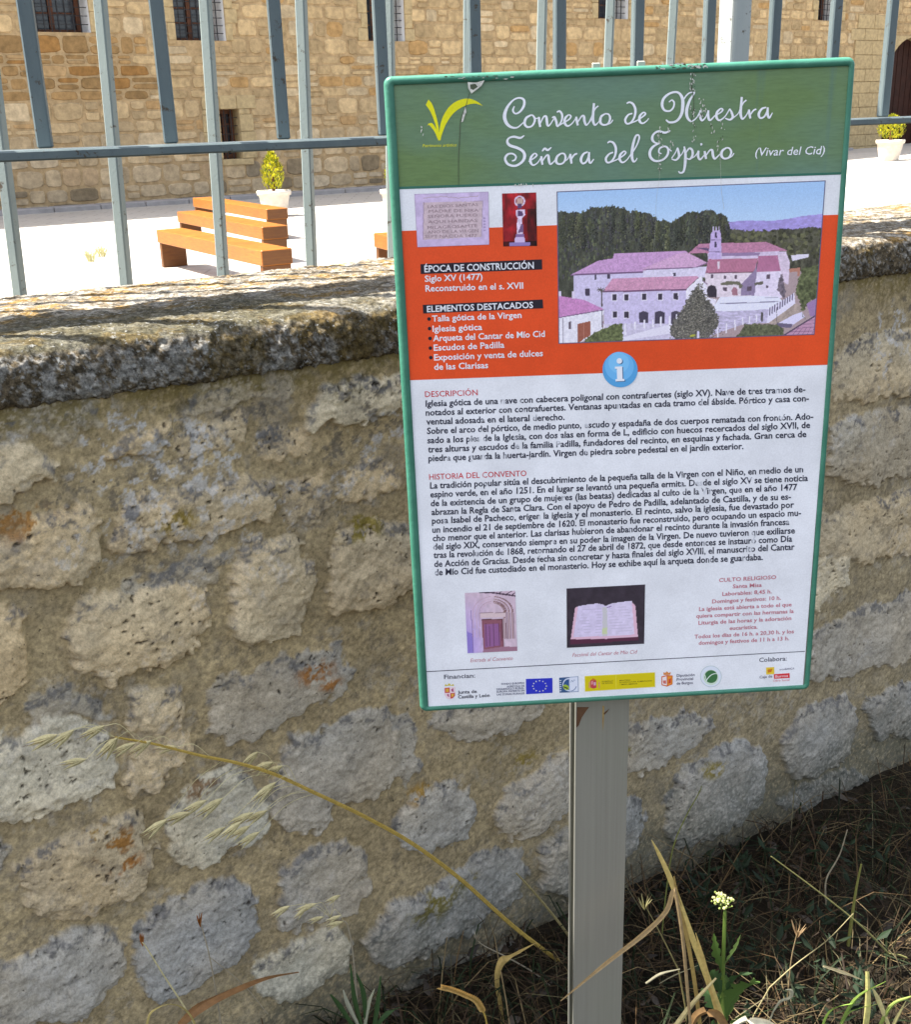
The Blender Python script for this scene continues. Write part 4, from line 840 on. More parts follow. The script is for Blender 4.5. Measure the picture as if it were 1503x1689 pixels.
# --- body text
m = MB()
for b, p0, p1 in (('Iglesia gótica de una nave con cabecera poligonal con contrafuertes (siglo XV). Nave de tres tramos de-', (695.8, 670.4), (1323.3, 646.5)),
  ('notados al exterior con contrafuertes. Ventanas apuntadas en cada tramo del ábside. Pórtico y casa con-', (695.8, 685.3), (1329, 661.4)), ('ventual adosada en el lateral derecho.', (696.8, 700.2), (925.3, 692.2)),
  ('Sobre el arco del pórtico, de medio punto, escudo y espadaña de dos cuerpos rematada con frontón. Ado-', (697.5, 715.5), (1335.9, 691.3)),
  ('sado a los pies de la Iglesia, con dos alas en forma de L, edificio con huecos recercados del siglo XVII, de', (698, 731), (1330.6, 705.5)),
  ('tres alturas y escudos de la familia Padilla, fundadores del recinto, en esquinas y fachada. Gran cerca de', (698.8, 746), (1324.3, 720.5)),
  ('piedra que guarda la huerta-jardín. Virgen de piedra sobre pedestal en el jardín exterior.', (699.5, 760.6), (1220.2, 740.4)),
  ('La tradición popular sitúa el descubrimiento de la pequeña talla de la Virgen con el Niño, en medio de un', (701.5, 805.7), (1318.3, 778.5)),
  ('espino verde, en el año 1251. En el lugar se levantó una pequeña ermita. Desde el siglo XV se tiene noticia', (701.8, 820.3), (1326, 793)),
  ('de la existencia de un grupo de mujeres (las beatas) dedicadas al culto de la Virgen, que en el año 1477', (702.4, 834.9), (1308.4, 808)),
  ('abrazan la Regla de Santa Clara. Con el apoyo de Pedro de Padilla, adelantado de Castilla, y de su es-', (703.4, 849.4), (1297.7, 823.6)),
  ('posa Isabel de Pacheco, erigen la iglesia y el monasterio. El recinto, salvo la iglesia, fue devastado por', (704, 863.7), (1302.7, 837)),
  ('un incendio el 21 de septiembre de 1620. El monasterio fue reconstruido, pero ocupando un espacio mu-', (704.4, 878.6), (1314, 850.4)),
  ('cho menor que el anterior. Las clarisas hubieron de abandonar el recinto durante la invasión francesa', (705, 892.5), (1294.8, 865.4)),
  ('del siglo XIX, conservando siempre en su poder la imagen de la Virgen. De nuevo tuvieron que exiliarse', (705.8, 906.5), (1303.7, 879.6)),
  ('tras la revolución de 1868, retornando el 27 de abril de 1872, que desde entonces se instauró como Día', (706, 920.4), (1299, 893.2)),
  ('de Acción de Gracias. Desde fecha sin concretar y hasta finales del siglo XVIII, el manuscrito del Cantar', (707, 935), (1303, 906.5)),
  ('de Mío Cid fue custodiado en el monasterio. Hoy se exhibe aquí la arqueta donde se guardaba.', (707.4, 949), (1250.3, 923.4))):
    text(m, b, p0, p1, 10.8, 0.0003, 0.022)
sub('body_lettering', m, MAT['text_ink'], False)
m = MB(); text(m, 'DESCRIPCIÓN', (695.2, 654.6), (782.3, 651.6), 9.8, 0.0003, 0.006); sub('heading_lettering', m, MAT['red_ink'], False)
m = MB(); text(m, 'HISTORIA DEL CONVENTO', (700.5, 791), (861.3, 784.8), 9.8, 0.0003, 0.006); sub('heading_lettering', m, MAT['red_ink'], False)
m = MB()
for b, p0, p1 in (('CULTO RELIGIOSO', (1177.2, 960), (1272, 954.9)), ('Santa Misa', (1199.8, 970.3), (1248, 967.8)), ('Laborables: 8,45 h.', (1182.5, 982.8), (1264.4, 978.5)), ('Domingos y festivos: 10 h.', (1165.5, 995.2), (1279.4, 989.2)),
  ('La iglesia está abierta a todo el que', (1143.7, 1007.9), (1297, 1000)), ('quiera compartir con las hermanas la', (1138.9, 1019.2), (1300.3, 1011)), ('Liturgia de las horas y la adoración', (1142.6, 1030.5), (1296.3, 1022.6)), ('eucarística.', (1193.9, 1039.2), (1240.4, 1036.9)),
  ('Todos los días de 16 h. a 20,30 h. y los', (1135.7, 1053.4), (1300.3, 1044.5)), ('domingos y festivos de 11 h a 13 h.', (1142.6, 1063.8), (1292.3, 1056))):
    text(m, b, p0, p1, 6.6, 0.0003, 0.02)
sub('schedule_lettering', m, MAT['rose_ink'], False)
m = MB(); text(m, 'Entrada al Convento', (765, 1092.4), (834.7, 1088.6), 6.4, 0.0003, 0.0, 0.25); sub('caption_lettering', m, MAT['rose_ink'], False)
m = MB(); text(m, 'Facsímil del Cantar de Mío Cid', (933.6, 1083.4), (1039.7, 1078), 6.4, 0.0003, 0.0, 0.25)
sub('caption_lettering', m, MAT['rose_ink'], False)
# --- information roundel
m = MB()
def disc(mb, cx, cy, r, out, c, n=40, ry=None): poly(mb, [(cx + r * math.cos(a), cy + (ry or r) * math.sin(a)) for a in np.linspace(0, 2 * math.pi, n, endpoint=False)], out, c)
disc(m, 1017.6, 609.6, 29, 0.0006, lin((88, 165, 222))); disc(m, 1016.5, 604, 24, 0.00063, lin((112, 184, 238))); disc(m, 1015.5, 598, 17, 0.00066, lin((128, 196, 244)))
wc_ = lin((236, 238, 246)); sh_ = lin((70, 110, 150))
for dx, dy, c, o in ((1.6, 1.2, sh_, 0.0007), (0, 0, wc_, 0.00074)):
    disc(m, 1016.6 + dx, 595 + dy, 4.6, o, c, 20)
    poly(m, [(1009 + dx, 604.5 + dy), (1021.2 + dx, 604 + dy), (1021.6 + dx, 624.6 + dy), (1024.6 + dx, 624.6 + dy), (1024.8 + dx, 628 + dy), (1010 + dx, 628.6 + dy), (1009.8 + dx, 625.2 + dy), (1012.6 + dx, 625 + dy), (1012.2 + dx, 608 + dy), (1009.2 + dx, 608 + dy)], o, c)
sub('information_roundel', m, MAT['attrprint'])
# --- printed photographs: small colour rasters, one vertex per picture point
def inside(X, Y, P):
    P = np.asarray(P, float); r = np.zeros(X.shape, bool)
    for a, b in zip(P, np.roll(P, -1, 0)): r ^= ((a[1] > Y) != (b[1] > Y)) & (X < (b[0] - a[0]) * (Y - a[1]) / (b[1] - a[1] + 1e-9) + a[0])
    return r
class Pic:
    def __init__(s, q, nx, ny):
        s.q = [np.array(p, float) for p in q]; u, v = np.meshgrid(np.linspace(0, 1, nx), np.linspace(0, 1, ny), indexing='ij'); s.u, s.v = u, v
        Q = [uv(p)[0] for p in s.q]; f = lambda k: Q[0][k] * (1 - u) * (1 - v) + Q[1][k] * u * (1 - v) + Q[2][k] * u * v + Q[3][k] * (1 - u) * v
        s.U, s.V = f(0), f(1); Hi = np.linalg.inv(HM); w = np.stack([s.U, s.V, np.ones_like(s.U)], -1) @ Hi.T; s.X, s.Y = w[..., 0] / w[..., 2], w[..., 1] / w[..., 2]
        s.c = np.zeros(u.shape + (3,))
    def fill(s, P, c, org=(0, 0), sc=1.0, jit=0.0, tex=None, seed=0):
        P = np.array([(org[0] + x / sc, org[1] + y / sc) for x, y in P]); X, Y = s.X, s.Y
        if jit: X = X + (fbm(s.X / 3, s.Y / 3, 3, seed) - 0.5) * jit * 2; Y = Y + (fbm(s.X / 3, s.Y / 3, 3, seed + 5) - 0.5) * jit * 2
        k = inside(X, Y, P); c = np.asarray(c, float); col = np.broadcast_to(c, s.c.shape)
        if tex is not None: col = col * tex[..., None]
        s.c[k] = col[k]; return k
    def line(s, pts, w, c, org=(0, 0), sc=1.0):
        pts = [(org[0] + x / sc, org[1] + y / sc) for x, y in pts]
        for a, b in zip(pts[:-1], pts[1:]):
            dx, dy = b[0] - a[0], b[1] - a[1]; t = np.clip(((s.X - a[0]) * dx + (s.Y - a[1]) * dy) / (dx * dx + dy * dy + 1e-9), 0, 1)
            s.c[np.hypot(s.X - a[0] - t * dx, s.Y - a[1] - t * dy) < w / 2] = c
    def blob(s, x, y, rx, ry, c): s.c[((s.X - x) / rx) ** 2 + ((s.Y - y) / ry) ** 2 < 1] = c
    def build(s, name, out, noise=6, sat=1.0, lift=0):
        n = (fbm(s.X * 1.1, s.Y * 1.1, 3, 77) - 0.5) * noise * 2
        g_ = s.c.mean(-1, keepdims=True); c = linA(np.clip(g_ + (s.c - g_) * sat + n[..., None] + lift, 0, 255))
        P = BL[None, None] + EX[None, None] * s.U[..., None] - EZ[None, None] * s.V[..., None] + EN[None, None] * out
        off = np.array(sign.location); o = grid(name, P - off, MAT['photo'], None, c, flip=True, smooth=False); o.parent = sheet; return o
def photo_main():
    Z = 6.2625; Ao, Bo, Co, Do = (905, 290), (1130, 290), (905, 430), (1130, 430)
    p = Pic([(916.2, 316), (1360.3, 297.7), (1339.2, 552), (916.5, 567)], 440, 270); n = lambda f, sd, fy=None: fbm(p.X / f, p.Y / (fy or f), 4, sd)
    p.c[:] = np.where((p.Y > 430)[..., None], np.array([150, 132, 150]), np.array([150, 196, 250])) + np.array([28, 16, 2]) * np.clip((p.Y - 315) / 60, 0, 1)[..., None]
    p.fill([(380,478),(640,462),(880,465),(1050,445),(1200,415),(1430,392),(1420,620),(300,620)], (160, 140, 226), Bo, Z, 0, 0.86 + 0.28 * n(6, 1, 3))
    tx = 0.45 + 1.1 * n(5, 2, 9); 
    p.fill([(380,530),(520,555),(700,572),(850,566),(990,540),(1100,552),(1250,528),(1400,536),(1390,980),(300,980),(300,690)], (82, 80, 62), Bo, Z, 2.5, tx, 9)
    tops = [(60,380),(135,360),(200,390),(260,372),(330,380),(430,325),(510,330),(600,318),(680,320),(760,330),(830,375),(880,352),(950,380),(1030,395),(1090,430),(1130,465),(1190,445),(1240,490),(1330,440),(1400,385),(1470,372)]
    P = [(Ao[0] + x / Z, Ao[1] + y / Z) for x, y in tops] + [(Bo[0] + x / Z, Bo[1] + y / Z) for x, y in [(70,365),(130,375),(190,360),(270,352),(320,400),(360,385),(410,420),(440,480),(450,560),(470,740)]] + [(1200, 480), (910, 500)]
    p.fill(P, (70, 72, 58), jit=3.5, tex=0.6 + 0.8 * n(4.5, 3, 11), seed=4)
    rr = np.random.RandomState(4)
    for _ in range(1500):
        x, y = rr.uniform(912, 1205), rr.uniform(338, 460)
        if not inside(np.array([[x]]), np.array([[y]]), P)[0, 0]: continue
        g = rr.uniform(0.6, 1.15); c = np.array([(84, 92, 58), (72, 78, 70), (92, 94, 62), (62, 56, 70)][rr.randint(4)]) * g; p.blob(x, y, rr.uniform(.6, 1.7), rr.uniform(1, 4.5), c + 8)
    tx_, ty_ = np.array([q[0] for q in P[:-2]]), np.array([q[1] for q in P[:-2]])
    for i in range(70):
        x0 = rr.uniform(916, 1200); t0 = np.interp(x0, tx_, ty_) + abs(rr.normal(2, 7)); w = rr.uniform(3.5, 7.5); hh = rr.uniform(26, 62); g0 = rr.uniform(0.62, 1.12); hue = np.array([(92, 98, 56), (78, 86, 66), (104, 104, 66), (70, 70, 70)][rr.randint(4)])
        for k in range(85):
            v = rr.rand(); y = t0 + hh * v; wx = w * min(1.0, 0.25 + 1.6 * v) * rr.normal(0, 0.5); lit = 0.78 - 0.32 * np.clip(wx / w, -1, 1) - 0.25 * v
            if y < 462: p.blob(x0 + wx, y, rr.uniform(.5, 1.3), rr.uniform(.6, 1.9), hue * g0 * (lit + rr.uniform(-.2, .3)) + 12)
    for _ in range(260):
        x, y = rr.uniform(1200, 1358), rr.uniform(378, 425); k = rr.uniform(0.5, 1.3)
        if p.c[np.argmin(np.abs(p.u[:, 0] - (x - 916) / 440)), 0, 0] >= 0 and y > 380 + 8 * math.sin(x / 17): p.blob(x, y, rr.uniform(1.5, 4), rr.uniform(1.5, 4), np.array((92, 92, 58)) * k)
    st = 0.9 + 0.2 * n(3, 6)
    tile = lambda f, a: 1 + a * np.sign(np.sin((p.X + (p.Y - 420) * 0.25) * f))
    rt = 0.86 + 0.3 * n(2, 7)
    p.fill([(235,140),(560,125),(970,110),(975,185),(640,190),(545,300),(550,560),(235,410)], (206, 192, 234), Co, Z, 0, st)
    p.fill([(939,452.5),(984,430),(1008,426),(1010,418),(1128,414),(1137,421),(1080,440),(1058,447),(1056,450),(939,454)], (202, 142, 204), tex=rt); p.line([(939,453.5),(1057,448.5)], 2.4, (120, 84, 130))
    p.fill([(955,85),(1640,60),(1640,170),(955,180)], (220, 208, 240), Co, Z, 0, st)
    p.fill([(1056,443.5),(1112.6,419),(1130,416),(1165,434),(1150,440),(1058,446)], (214, 156, 204), tex=rt); p.line([(1057,445),(1146,440.6),(1163,434)], 1.8, (130, 90, 136))
    p.fill([(215,790),(1030,780),(1028,870),(960,870),(700,872),(215,875)], (214, 190, 226), Bo, Z, 0, st); p.fill([(360,795),(760,790),(740,825),(360,830)], (150, 116, 168), Bo, Z)
    p.fill([(130,702),(240,700),(820,682),(1038,772),(700,790),(350,797),(15,800)], (196, 116, 156), Bo, Z, 0, rt * tile(3.2, 0.08)); p.fill([(85,742),(230,745),(225,778)], (104, 74, 120), Bo, Z)
    p.fill([(222,860),(228,780),(245,660),(250,600),(272,565),(342,565),(352,600),(356,660),(357,860)], (196, 166, 228), Bo, Z, 0, st)
    for a in (275, 305, 335): p.line([(a, 530), (a, 570)], 1.6, (206, 184, 232), Bo, Z)
    p.fill([(290,585),(312,585),(312,640),(290,640)], (70, 56, 92), Bo, Z); p.fill([(286,680),(308,680),(308,740),(286,740)], (70, 56, 92), Bo, Z); p.line([(240,662),(358,662)], 1.2, (130, 104, 160), Bo, Z); p.line([(226,785),(358,785)], 1.2, (130, 104, 160), Bo, Z)
    p.fill([(185,130),(640,128),(720,100),(720,365),(330,372),(190,380)], (232, 210, 226), Do, Z, 0, st)
    p.fill([(190,128),(222,-15),(735,-25),(692,114)], (190, 104, 138), Do, Z, 0, rt * tile(2.6, 0.16)); p.line([(188,128),(690,116)], 1.6, (120, 70, 96), Do, Z); p.fill([(315,10),(338,10),(338,85),(315,85)], (228, 206, 224), Do, Z)
    p.fill([(940,-60),(1022,-95),(1066,20),(1045,245),(1018,240),(976,190)], (222, 196, 224), Do, Z, 0, st)
    p.fill([(718,110),(967,102),(985,300),(975,385),(692,365)], (230, 212, 242), Do, Z, 0, st); p.fill([(738,-50),(938,-55),(967,104),(718,114)], (186, 100, 144), Do, Z, 0, rt * tile(2.6, 0.16))
    p.fill([(556,245),(700,95),(716,30),(720,110),(694,360),(552,358)], (146, 122, 166), Do, Z, 0, st)
    p.fill([(205,375),(203,300),(215,265),(250,250),(290,262),(305,300),(303,380)], (58, 48, 62), Do, Z); p.fill([(460,355),(460,300),(478,272),(505,275),(520,300),(520,355)], (176, 108, 128), Do, Z)
    for a, b, c, d in ((380,155,406,186),(488,150,514,186),(370,272,412,312),(618,264,668,310),(820,143,856,188),(815,255,839,282),(246,142,270,178)): p.fill([(a,b),(c,b),(c,d),(a,d)], (96, 74, 96), Do, Z)
    p.fill([(345,235),(400,210),(540,212),(575,260),(545,290),(520,245),(350,255)], (112, 108, 84), Do, Z, 1.5); p.fill([(690,225),(790,215),(780,245),(700,252)], (104, 98, 84), Do, Z, 1.5)
    p.fill([(-20,330),(105,185),(200,240),(205,380),(305,400),(270,490),(0,480)], (234, 224, 246), Do, Z, 0, st); p.line([(100,165),(205,240)], 1.8, (150, 110, 150), Do, Z)
    p.fill([(545,318),(1400,305),(1560,150),(1560,640),(1250,700),(545,665)], (204, 188, 234), Co, Z, 0, st); p.fill([(1395,300),(1560,150),(1600,420),(1400,560)], (236, 226, 246), Co, Z, 0, st)
    p.fill([(993,477.5),(1007,459),(1146,455),(1149,457),(1128.5,476.5),(992,481)], (214, 138, 178), tex=rt); p.line([(991.5,481),(1128,477.5)], 2.6, (120, 74, 116))
    for a, b, c, d in ((632,345,678,408),(755,345,800,408),(940,340,985,405),(1105,338,1150,402),(1268,335,1312,400),(635,525,678,588),(755,525,800,590)):
        p.fill([(a-8,b-8),(c+8,b-8),(c+8,d+10),(a-8,d+10)], (226, 214, 240), Co, Z); p.fill([(a,b),(c,b),(c,d),(a,d)], (62, 52, 72), Co, Z)
    for a, b, c, d in ((908,525,1003,640),(1070,522,1172,655),(1240,522,1340,700)): p.fill([(a,d),(a,b+12),((a+c)/2,b-8),(c,b+12),(c,d)], (72, 62, 86), Co, Z)
    for a, b, c, d in ((455,145,470,195),(583,140,612,185),(355,285,400,360),(1265,125,1295,158)): p.fill([(a,b),(c,b),(c,d),(a,d)], (70, 58, 84), Co, Z)
    p.line([(522,300),(526,470)], 2.2, (84, 70, 72), Co, Z)
    for a in np.linspace(0, 2 * math.pi, 9): p.line([(518,300),(518 + 42 * math.cos(a), 300 + 26 * math.sin(a))], 1.2, (92, 82, 76), Co, Z)
    p.fill([(60,360),(230,385),(345,405),(545,500),(70,585)], (208, 122, 194), Co, Z, 0, rt); p.fill([(60,590),(545,510),(530,700),(410,780),(270,860),(60,870)], (232, 226, 242), Co, Z, 0, st); p.line([(70,588),(540,508)], 1.6, (120, 84, 128), Co, Z)
    p.fill([(80,315),(108,315),(108,368),(80,366)], (222, 206, 236), Co, Z); p.fill([(215,315),(250,318),(250,392),(215,388)], (222, 206, 236), Co, Z)
    p.fill([(268,652),(405,622),(402,772),(340,802),(268,862)], (172, 84, 62), Co, Z); p.line([(335,640),(335,800)], 0.8, (200, 120, 96), Co, Z); p.fill([(180,630),(206,626),(204,705),(180,708)], (98, 78, 98), Co, Z); p.line([(122,590),(120,860)], 1.0, (110, 90, 120), Co, Z); p.line([(525,520),(528,690)], 1.6, (90, 70, 96), Co, Z)
    p.fill([(530,650),(1240,650),(1300,690),(1300,830),(720,840),(560,700)], (206, 194, 226), Co, Z, 0, st)
    p.fill([(730,790),(1240,650),(1245,690),(1300,700),(1300,740),(900,800),(735,835)], (228, 220, 242), Co, Z)
    for a, t, b in ((545,665,720),(763,650,760),(865,638,705),(962,615,690),(1050,612,680),(1132,585,670),(1222,580,700),(1296,560,700)): p.line([(a,t),(a,b)], 2.6, (236, 228, 246), Co, Z)
    p.fill([(340,810),(450,740),(560,690),(640,655),(740,650),(735,850),(350,860)], (98, 108, 60), Co, Z, 3, 0.5 + n(3, 12), 8)
    p.fill([(250,500),(340,372),(690,362),(940,372),(990,420),(845,510),(500,540),(280,540)], (230, 228, 252), Do, Z); p.line([(340,442),(690,432),(940,420)], 1.2, (120, 110, 150), Do, Z); p.line([(800,385),(935,378)], 0.9, (150, 140, 170), Do, Z)
    p.fill([(270,520),(500,520),(840,500),(835,640),(560,660),(330,740),(190,800),(150,700)], (196, 182, 220), Do, Z, 0, 0.8 + 0.4 * n(5, 13, 2))
    p.fill([(820,650),(840,570),(1100,430),(1190,470),(1190,530),(930,650)], (176, 152, 142), Do, Z, 0, 0.8 + 0.4 * n(4, 14)); p.fill([(918,655),(1090,560),(1182,528),(1212,580),(1085,665)], (220, 210, 248), Do, Z); p.fill([(925,640),(1090,655),(1070,690),(930,690)], (108, 94, 130), Do, Z)
    p.fill([(815,640),(845,490),(1030,380),(1105,330),(1115,440),(1010,520),(840,640)], (230, 220, 248), Do, Z)
    for i in range(10): x = 856 + i * 26; y = 560 - i * 17.5; p.line([(x - 6, y), (x - 2, y - 72 + i * 2)], 1.9, (86, 70, 116), Do, Z)
    for x, t, b in ((310,680,790),(400,650,745),(490,615,712),(570,590,655),(640,575,645),(712,560,625)): p.line([(x,t),(x,b)], 1.9, (236, 228, 246), Do, Z)
    p.line([(770,540),(768,620)], 3.4, (84, 80, 78), Do, Z); p.line([(922,480),(922,660)], 0.9, (90, 80, 96), Do, Z)
    p.fill([(1120,300),(1180,80),(1380,40),(1370,395),(1250,430),(1180,560),(1215,600),(1170,470)], (92, 100, 58), Do, Z, 4, 0.4 + 1.2 * n(4, 15), 12); p.fill([(980,130),(940,210),(930,300),(1000,400),(1020,320)], (112, 96, 112), Do, Z, 2, 0.6 + 0.8 * n(3, 16))
    p.fill([(1050,85),(1170,70),(1160,160),(1140,160),(1140,110),(1060,120)], (196, 120, 96), Do, Z); p.fill([(1075,820),(1260,805),(1255,840),(1090,880)], (226, 216, 238), Bo, Z)
    p.fill([(1230,445),(1345,380),(1340,560),(1270,580)], (160, 116, 176), Do, Z)
    p.fill([(500,790),(540,740),(590,660),(680,645),(800,655),(930,660),(1000,700),(980,780),(500,800)], (94, 98, 66), Do, Z, 3, 0.5 + n(3, 17), 14)
    p.fill([(985,780),(1340,560),(1340,790)], (200, 138, 176), Do, Z)
    for i in range(6): p.line([(1080 + i * 50, 770), (1150 + i * 40, 690)], 0.8, (130, 80, 120), Do, Z)
    for i in range(4): p.line([(1050 + 60 * i, 735 - 38 * i), (1340, 720 - 38 * i)], 0.8, (130, 80, 120), Do, Z)
    p.line([(985,775),(1340,556)], 2.4, (90, 66, 98), Do, Z)
    T = [(118,235),(165,335),(215,405),(265,470),(325,580),(295,700),(215,800),(0,815),(-170,800),(-185,680),(-70,520),(-15,420),(45,320)]
    p.fill(T, (96, 92, 86), Do, Z, 4.5, 0.5 + 1.0 * n(2.2, 18), 19); TT = [(Do[0] + x / Z, Do[1] + y / Z) for x, y in T]
    for _ in range(520):
        x, y = rr.uniform(1098, 1182), rr.uniform(470, 560)
        if inside(np.array([[x]]), np.array([[y]]), TT)[0, 0]: p.blob(x, y, rr.uniform(.5, 1.5), rr.uniform(.5, 1.3), np.array((158, 148, 132)) * rr.uniform(0.45, 1.15))
    for _ in range(900):
        v = rr.rand() ** 0.75; wd = 4 + 36 * v; x = 1151 - 6 * v + wd * np.clip(rr.normal(0, 0.5), -1.12, 1.12); y = 468 + 90 * v + rr.uniform(-2, 2)
        if y < 559: p.blob(x, y, rr.uniform(.5, 1.4), rr.uniform(.4, 1.1), np.array((126, 120, 104)) * (rr.uniform(0.4, 1.2) - 0.004 * (x - 1150)))
    p.line([(30,775),(70,770)], 3, (190, 190, 40), Do, Z); p.line([(108,735),(108,800)], 4, (216, 206, 240), Do, Z)
    b = np.minimum(np.minimum(p.u, 1 - p.u) * 440, np.minimum(p.v, 1 - p.v) * 262) < 1.1; p.c[b] = (88, 80, 120)
    p.build('convent_photograph', 0.0004, 17, 0.74, 8)
photo_main()
def photo_plaque():
    Z, O = 6.012, (670, 300); p = Pic([(681.3, 320.3), (803.6, 316.3), (804, 403.5), (685.3, 407.8)], 124, 90)
    p.c[:] = np.array([206, 186, 222]) * (0.9 + 0.2 * fbm(p.X / 8, p.Y / 8, 4, 5))[..., None]
    p.fill([(155,205),(745,190),(725,545),(150,575)], (206, 184, 192), O, Z, 0.8, 0.9 + 0.2 * fbm(p.X / 5, p.Y / 5, 4, 6)); p.line([(160,205),(150,575)], 1.0, (150, 128, 150), O, Z); p.line([(160,205),(745,188)], 0.6, (176, 150, 176), O, Z); p.line([(745,190),(728,540)], 0.8, (160, 140, 160), O, Z)
    for i in range(5): p.blob(760 / Z + 670, 360 + i * 5, 2.2, 1.4, (170, 150, 190))
    p.line([(160,160),(340,145),(500,160),(700,140)], 1.0, (176, 156, 160), O, Z)
    b = np.minimum(np.minimum(p.u, 1 - p.u) * 124, np.minimum(p.v, 1 - p.v) * 90) < 1.0; p.c[b] = (150, 130, 160)
    p.build('plaque_photograph', 0.0004, 8)
    m = MB()
    for t, y0, y1, a, b_ in (('LAS DIOS SANTAS', 262, 238, 198, 700), ('MADRE DE NRA', 306, 296, 210, 705), ('SEÑORA FUERO', 358, 342, 200, 690), ('AQUI HABIDAS', 412, 396, 200, 690), ('MILAGROSAMTE', 468, 448, 195, 690), ('AÑO DE LA VIRGEN', 512, 498, 195, 700), ('SEPT NACIDA 1477', 556, 546, 170, 685)):
        text(m, t, (O[0] + a / Z, O[1] + y0 / Z), (O[0] + b_ / Z, O[1] + y1 / Z), 5.2, 0.0006, 0.0)
    sub('plaque_inscription', m, m_print('inscription_ink', lin((156, 132, 140))), False)
photo_plaque()
def photo_statue():
    Z, O = 6.012, (670, 300); p = Pic([(826, 319.3), (882.4, 317.6), (883, 405.6), (827, 406.5)], 58, 90)
    p.c[:] = np.array([176, 34, 44]) * (0.45 + 0.9 * fbm(p.X / 7, p.Y / 14, 3, 5) - 0.35 * np.abs(p.u - 0.45))[..., None]; p.c[p.v > 0.9] *= 0.45; p.c[(p.u > 0.72) & (p.v > 0.3)] *= 0.6
    W_ = (226, 206, 232); K = (96, 70, 110)
    for r, c in ((54, W_), (40, (150, 40, 60))): p.blob(O[0] + 1112 / Z, O[1] + 192 / Z, r / Z, r / Z, c)
    p.fill([(1085,160),(1140,160),(1145,225),(1080,225)], (206, 170, 160), O, Z); p.fill([(1090,215),(1135,215),(1130,262),(1092,262)], K, O, Z)
    p.fill([(1075,280),(1160,275),(1165,330),(1135,360),(1140,520),(1080,520),(1088,360),(1072,330)], W_, O, Z, 0.6, 0.8 + 0.4 * fbm(p.X / 2, p.Y / 4, 3, 3)); p.fill([(1090,290),(1140,290),(1145,335),(1095,345)], K, O, Z); p.fill([(1125,420),(1148,420),(1145,500),(1090,505)], (120, 90, 130), O, Z)
    p.fill([(1070,520),(1150,516),(1155,545),(1068,548)], (140, 110, 160), O, Z); p.fill([(1062,548),(1155,545),(1160,612),(1058,616)], (214, 190, 230), O, Z); p.fill([(1005,604),(1210,596),(1215,630),(1005,636)], (150, 130, 190), O, Z)
    p.build('statue_photograph', 0.0004, 6)
photo_statue()
def photo_door():
    Z, O = 9.394, (740, 955); p = Pic([(757, 978), (840.5, 974), (842.8, 1073.5), (760.5, 1077.5)], 86, 104)
    p.c[:] = np.array([214, 190, 206]) - np.array([26, 26, -28]) * np.clip(1 - p.u * 1.9, 0, 1)[..., None] * np.clip(p.v * 1.3, 0, 1)[..., None]; p.c *= (0.92 + 0.16 * fbm(p.X / 5, p.Y / 9, 4, 3))[..., None]
    for k, (dx, c) in enumerate(((0, (160, 128, 128)), (55, (176, 146, 146)), (100, (150, 116, 116)), (130, (170, 140, 140)))):
        a = np.linspace(math.pi, 0, 16); P = [(590 + (305 - dx) * math.cos(t), 520 - (250 - dx * 0.75) * math.sin(t)) for t in a]
        p.line([(285 + dx, 900)] + P[:8], 0.9, tuple(np.array(c) + (36, 34, 52)), O, Z); p.line(P[8:] + [(905 - dx, 920)], 1.7, c, O, Z); p.line([(x + 16, y) for x, y in P[9:]] + [(925 - dx, 920)], 0.9, (108, 74, 84), O, Z)
    p.fill([(400,525),(790,515),(785,590),(400,600)], (220, 196, 200), O, Z); p.line([(395,525),(790,518)], 0.9, (140, 110, 110), O, Z)
    p.fill([(418,632),(740,620),(760,1045),(440,1095)], (146, 92, 106), O, Z); p.fill([(455,700),(690,690),(700,1030),(470,1060)], (150, 100, 150), O, Z)
    for x in (480, 530, 600, 680, 720): p.line([(x,690),(x + 12,1040)], 0.9, (96, 58, 84), O, Z)
    p.line([(420,632),(740,622),(755,1040)], 1.8, (100, 62, 66), O, Z); p.fill([(440,1095),(760,1045),(965,1050),(970,1120),(430,1150)], (164, 120, 140), O, Z)
    p.line([(390,205),(600,212),(800,240),(950,262)], 2.6, (74, 56, 74), O, Z); p.line([(690,215),(735,195)], 1.2, (74, 56, 74), O, Z); p.line([(800,238),(890,185)], 1.4, (74, 56, 74), O, Z); p.line([(890,245),(955,205)], 1.4, (74, 56, 74), O, Z)
    p.fill([(182,800),(270,850),(290,1150),(195,1150)], (148, 130, 206), O, Z, 1.0); p.line([(255,490),(285,1130)], 1.0, (130, 108, 160), O, Z)
    p.build('doorway_photograph', 0.0004, 7)
photo_door()
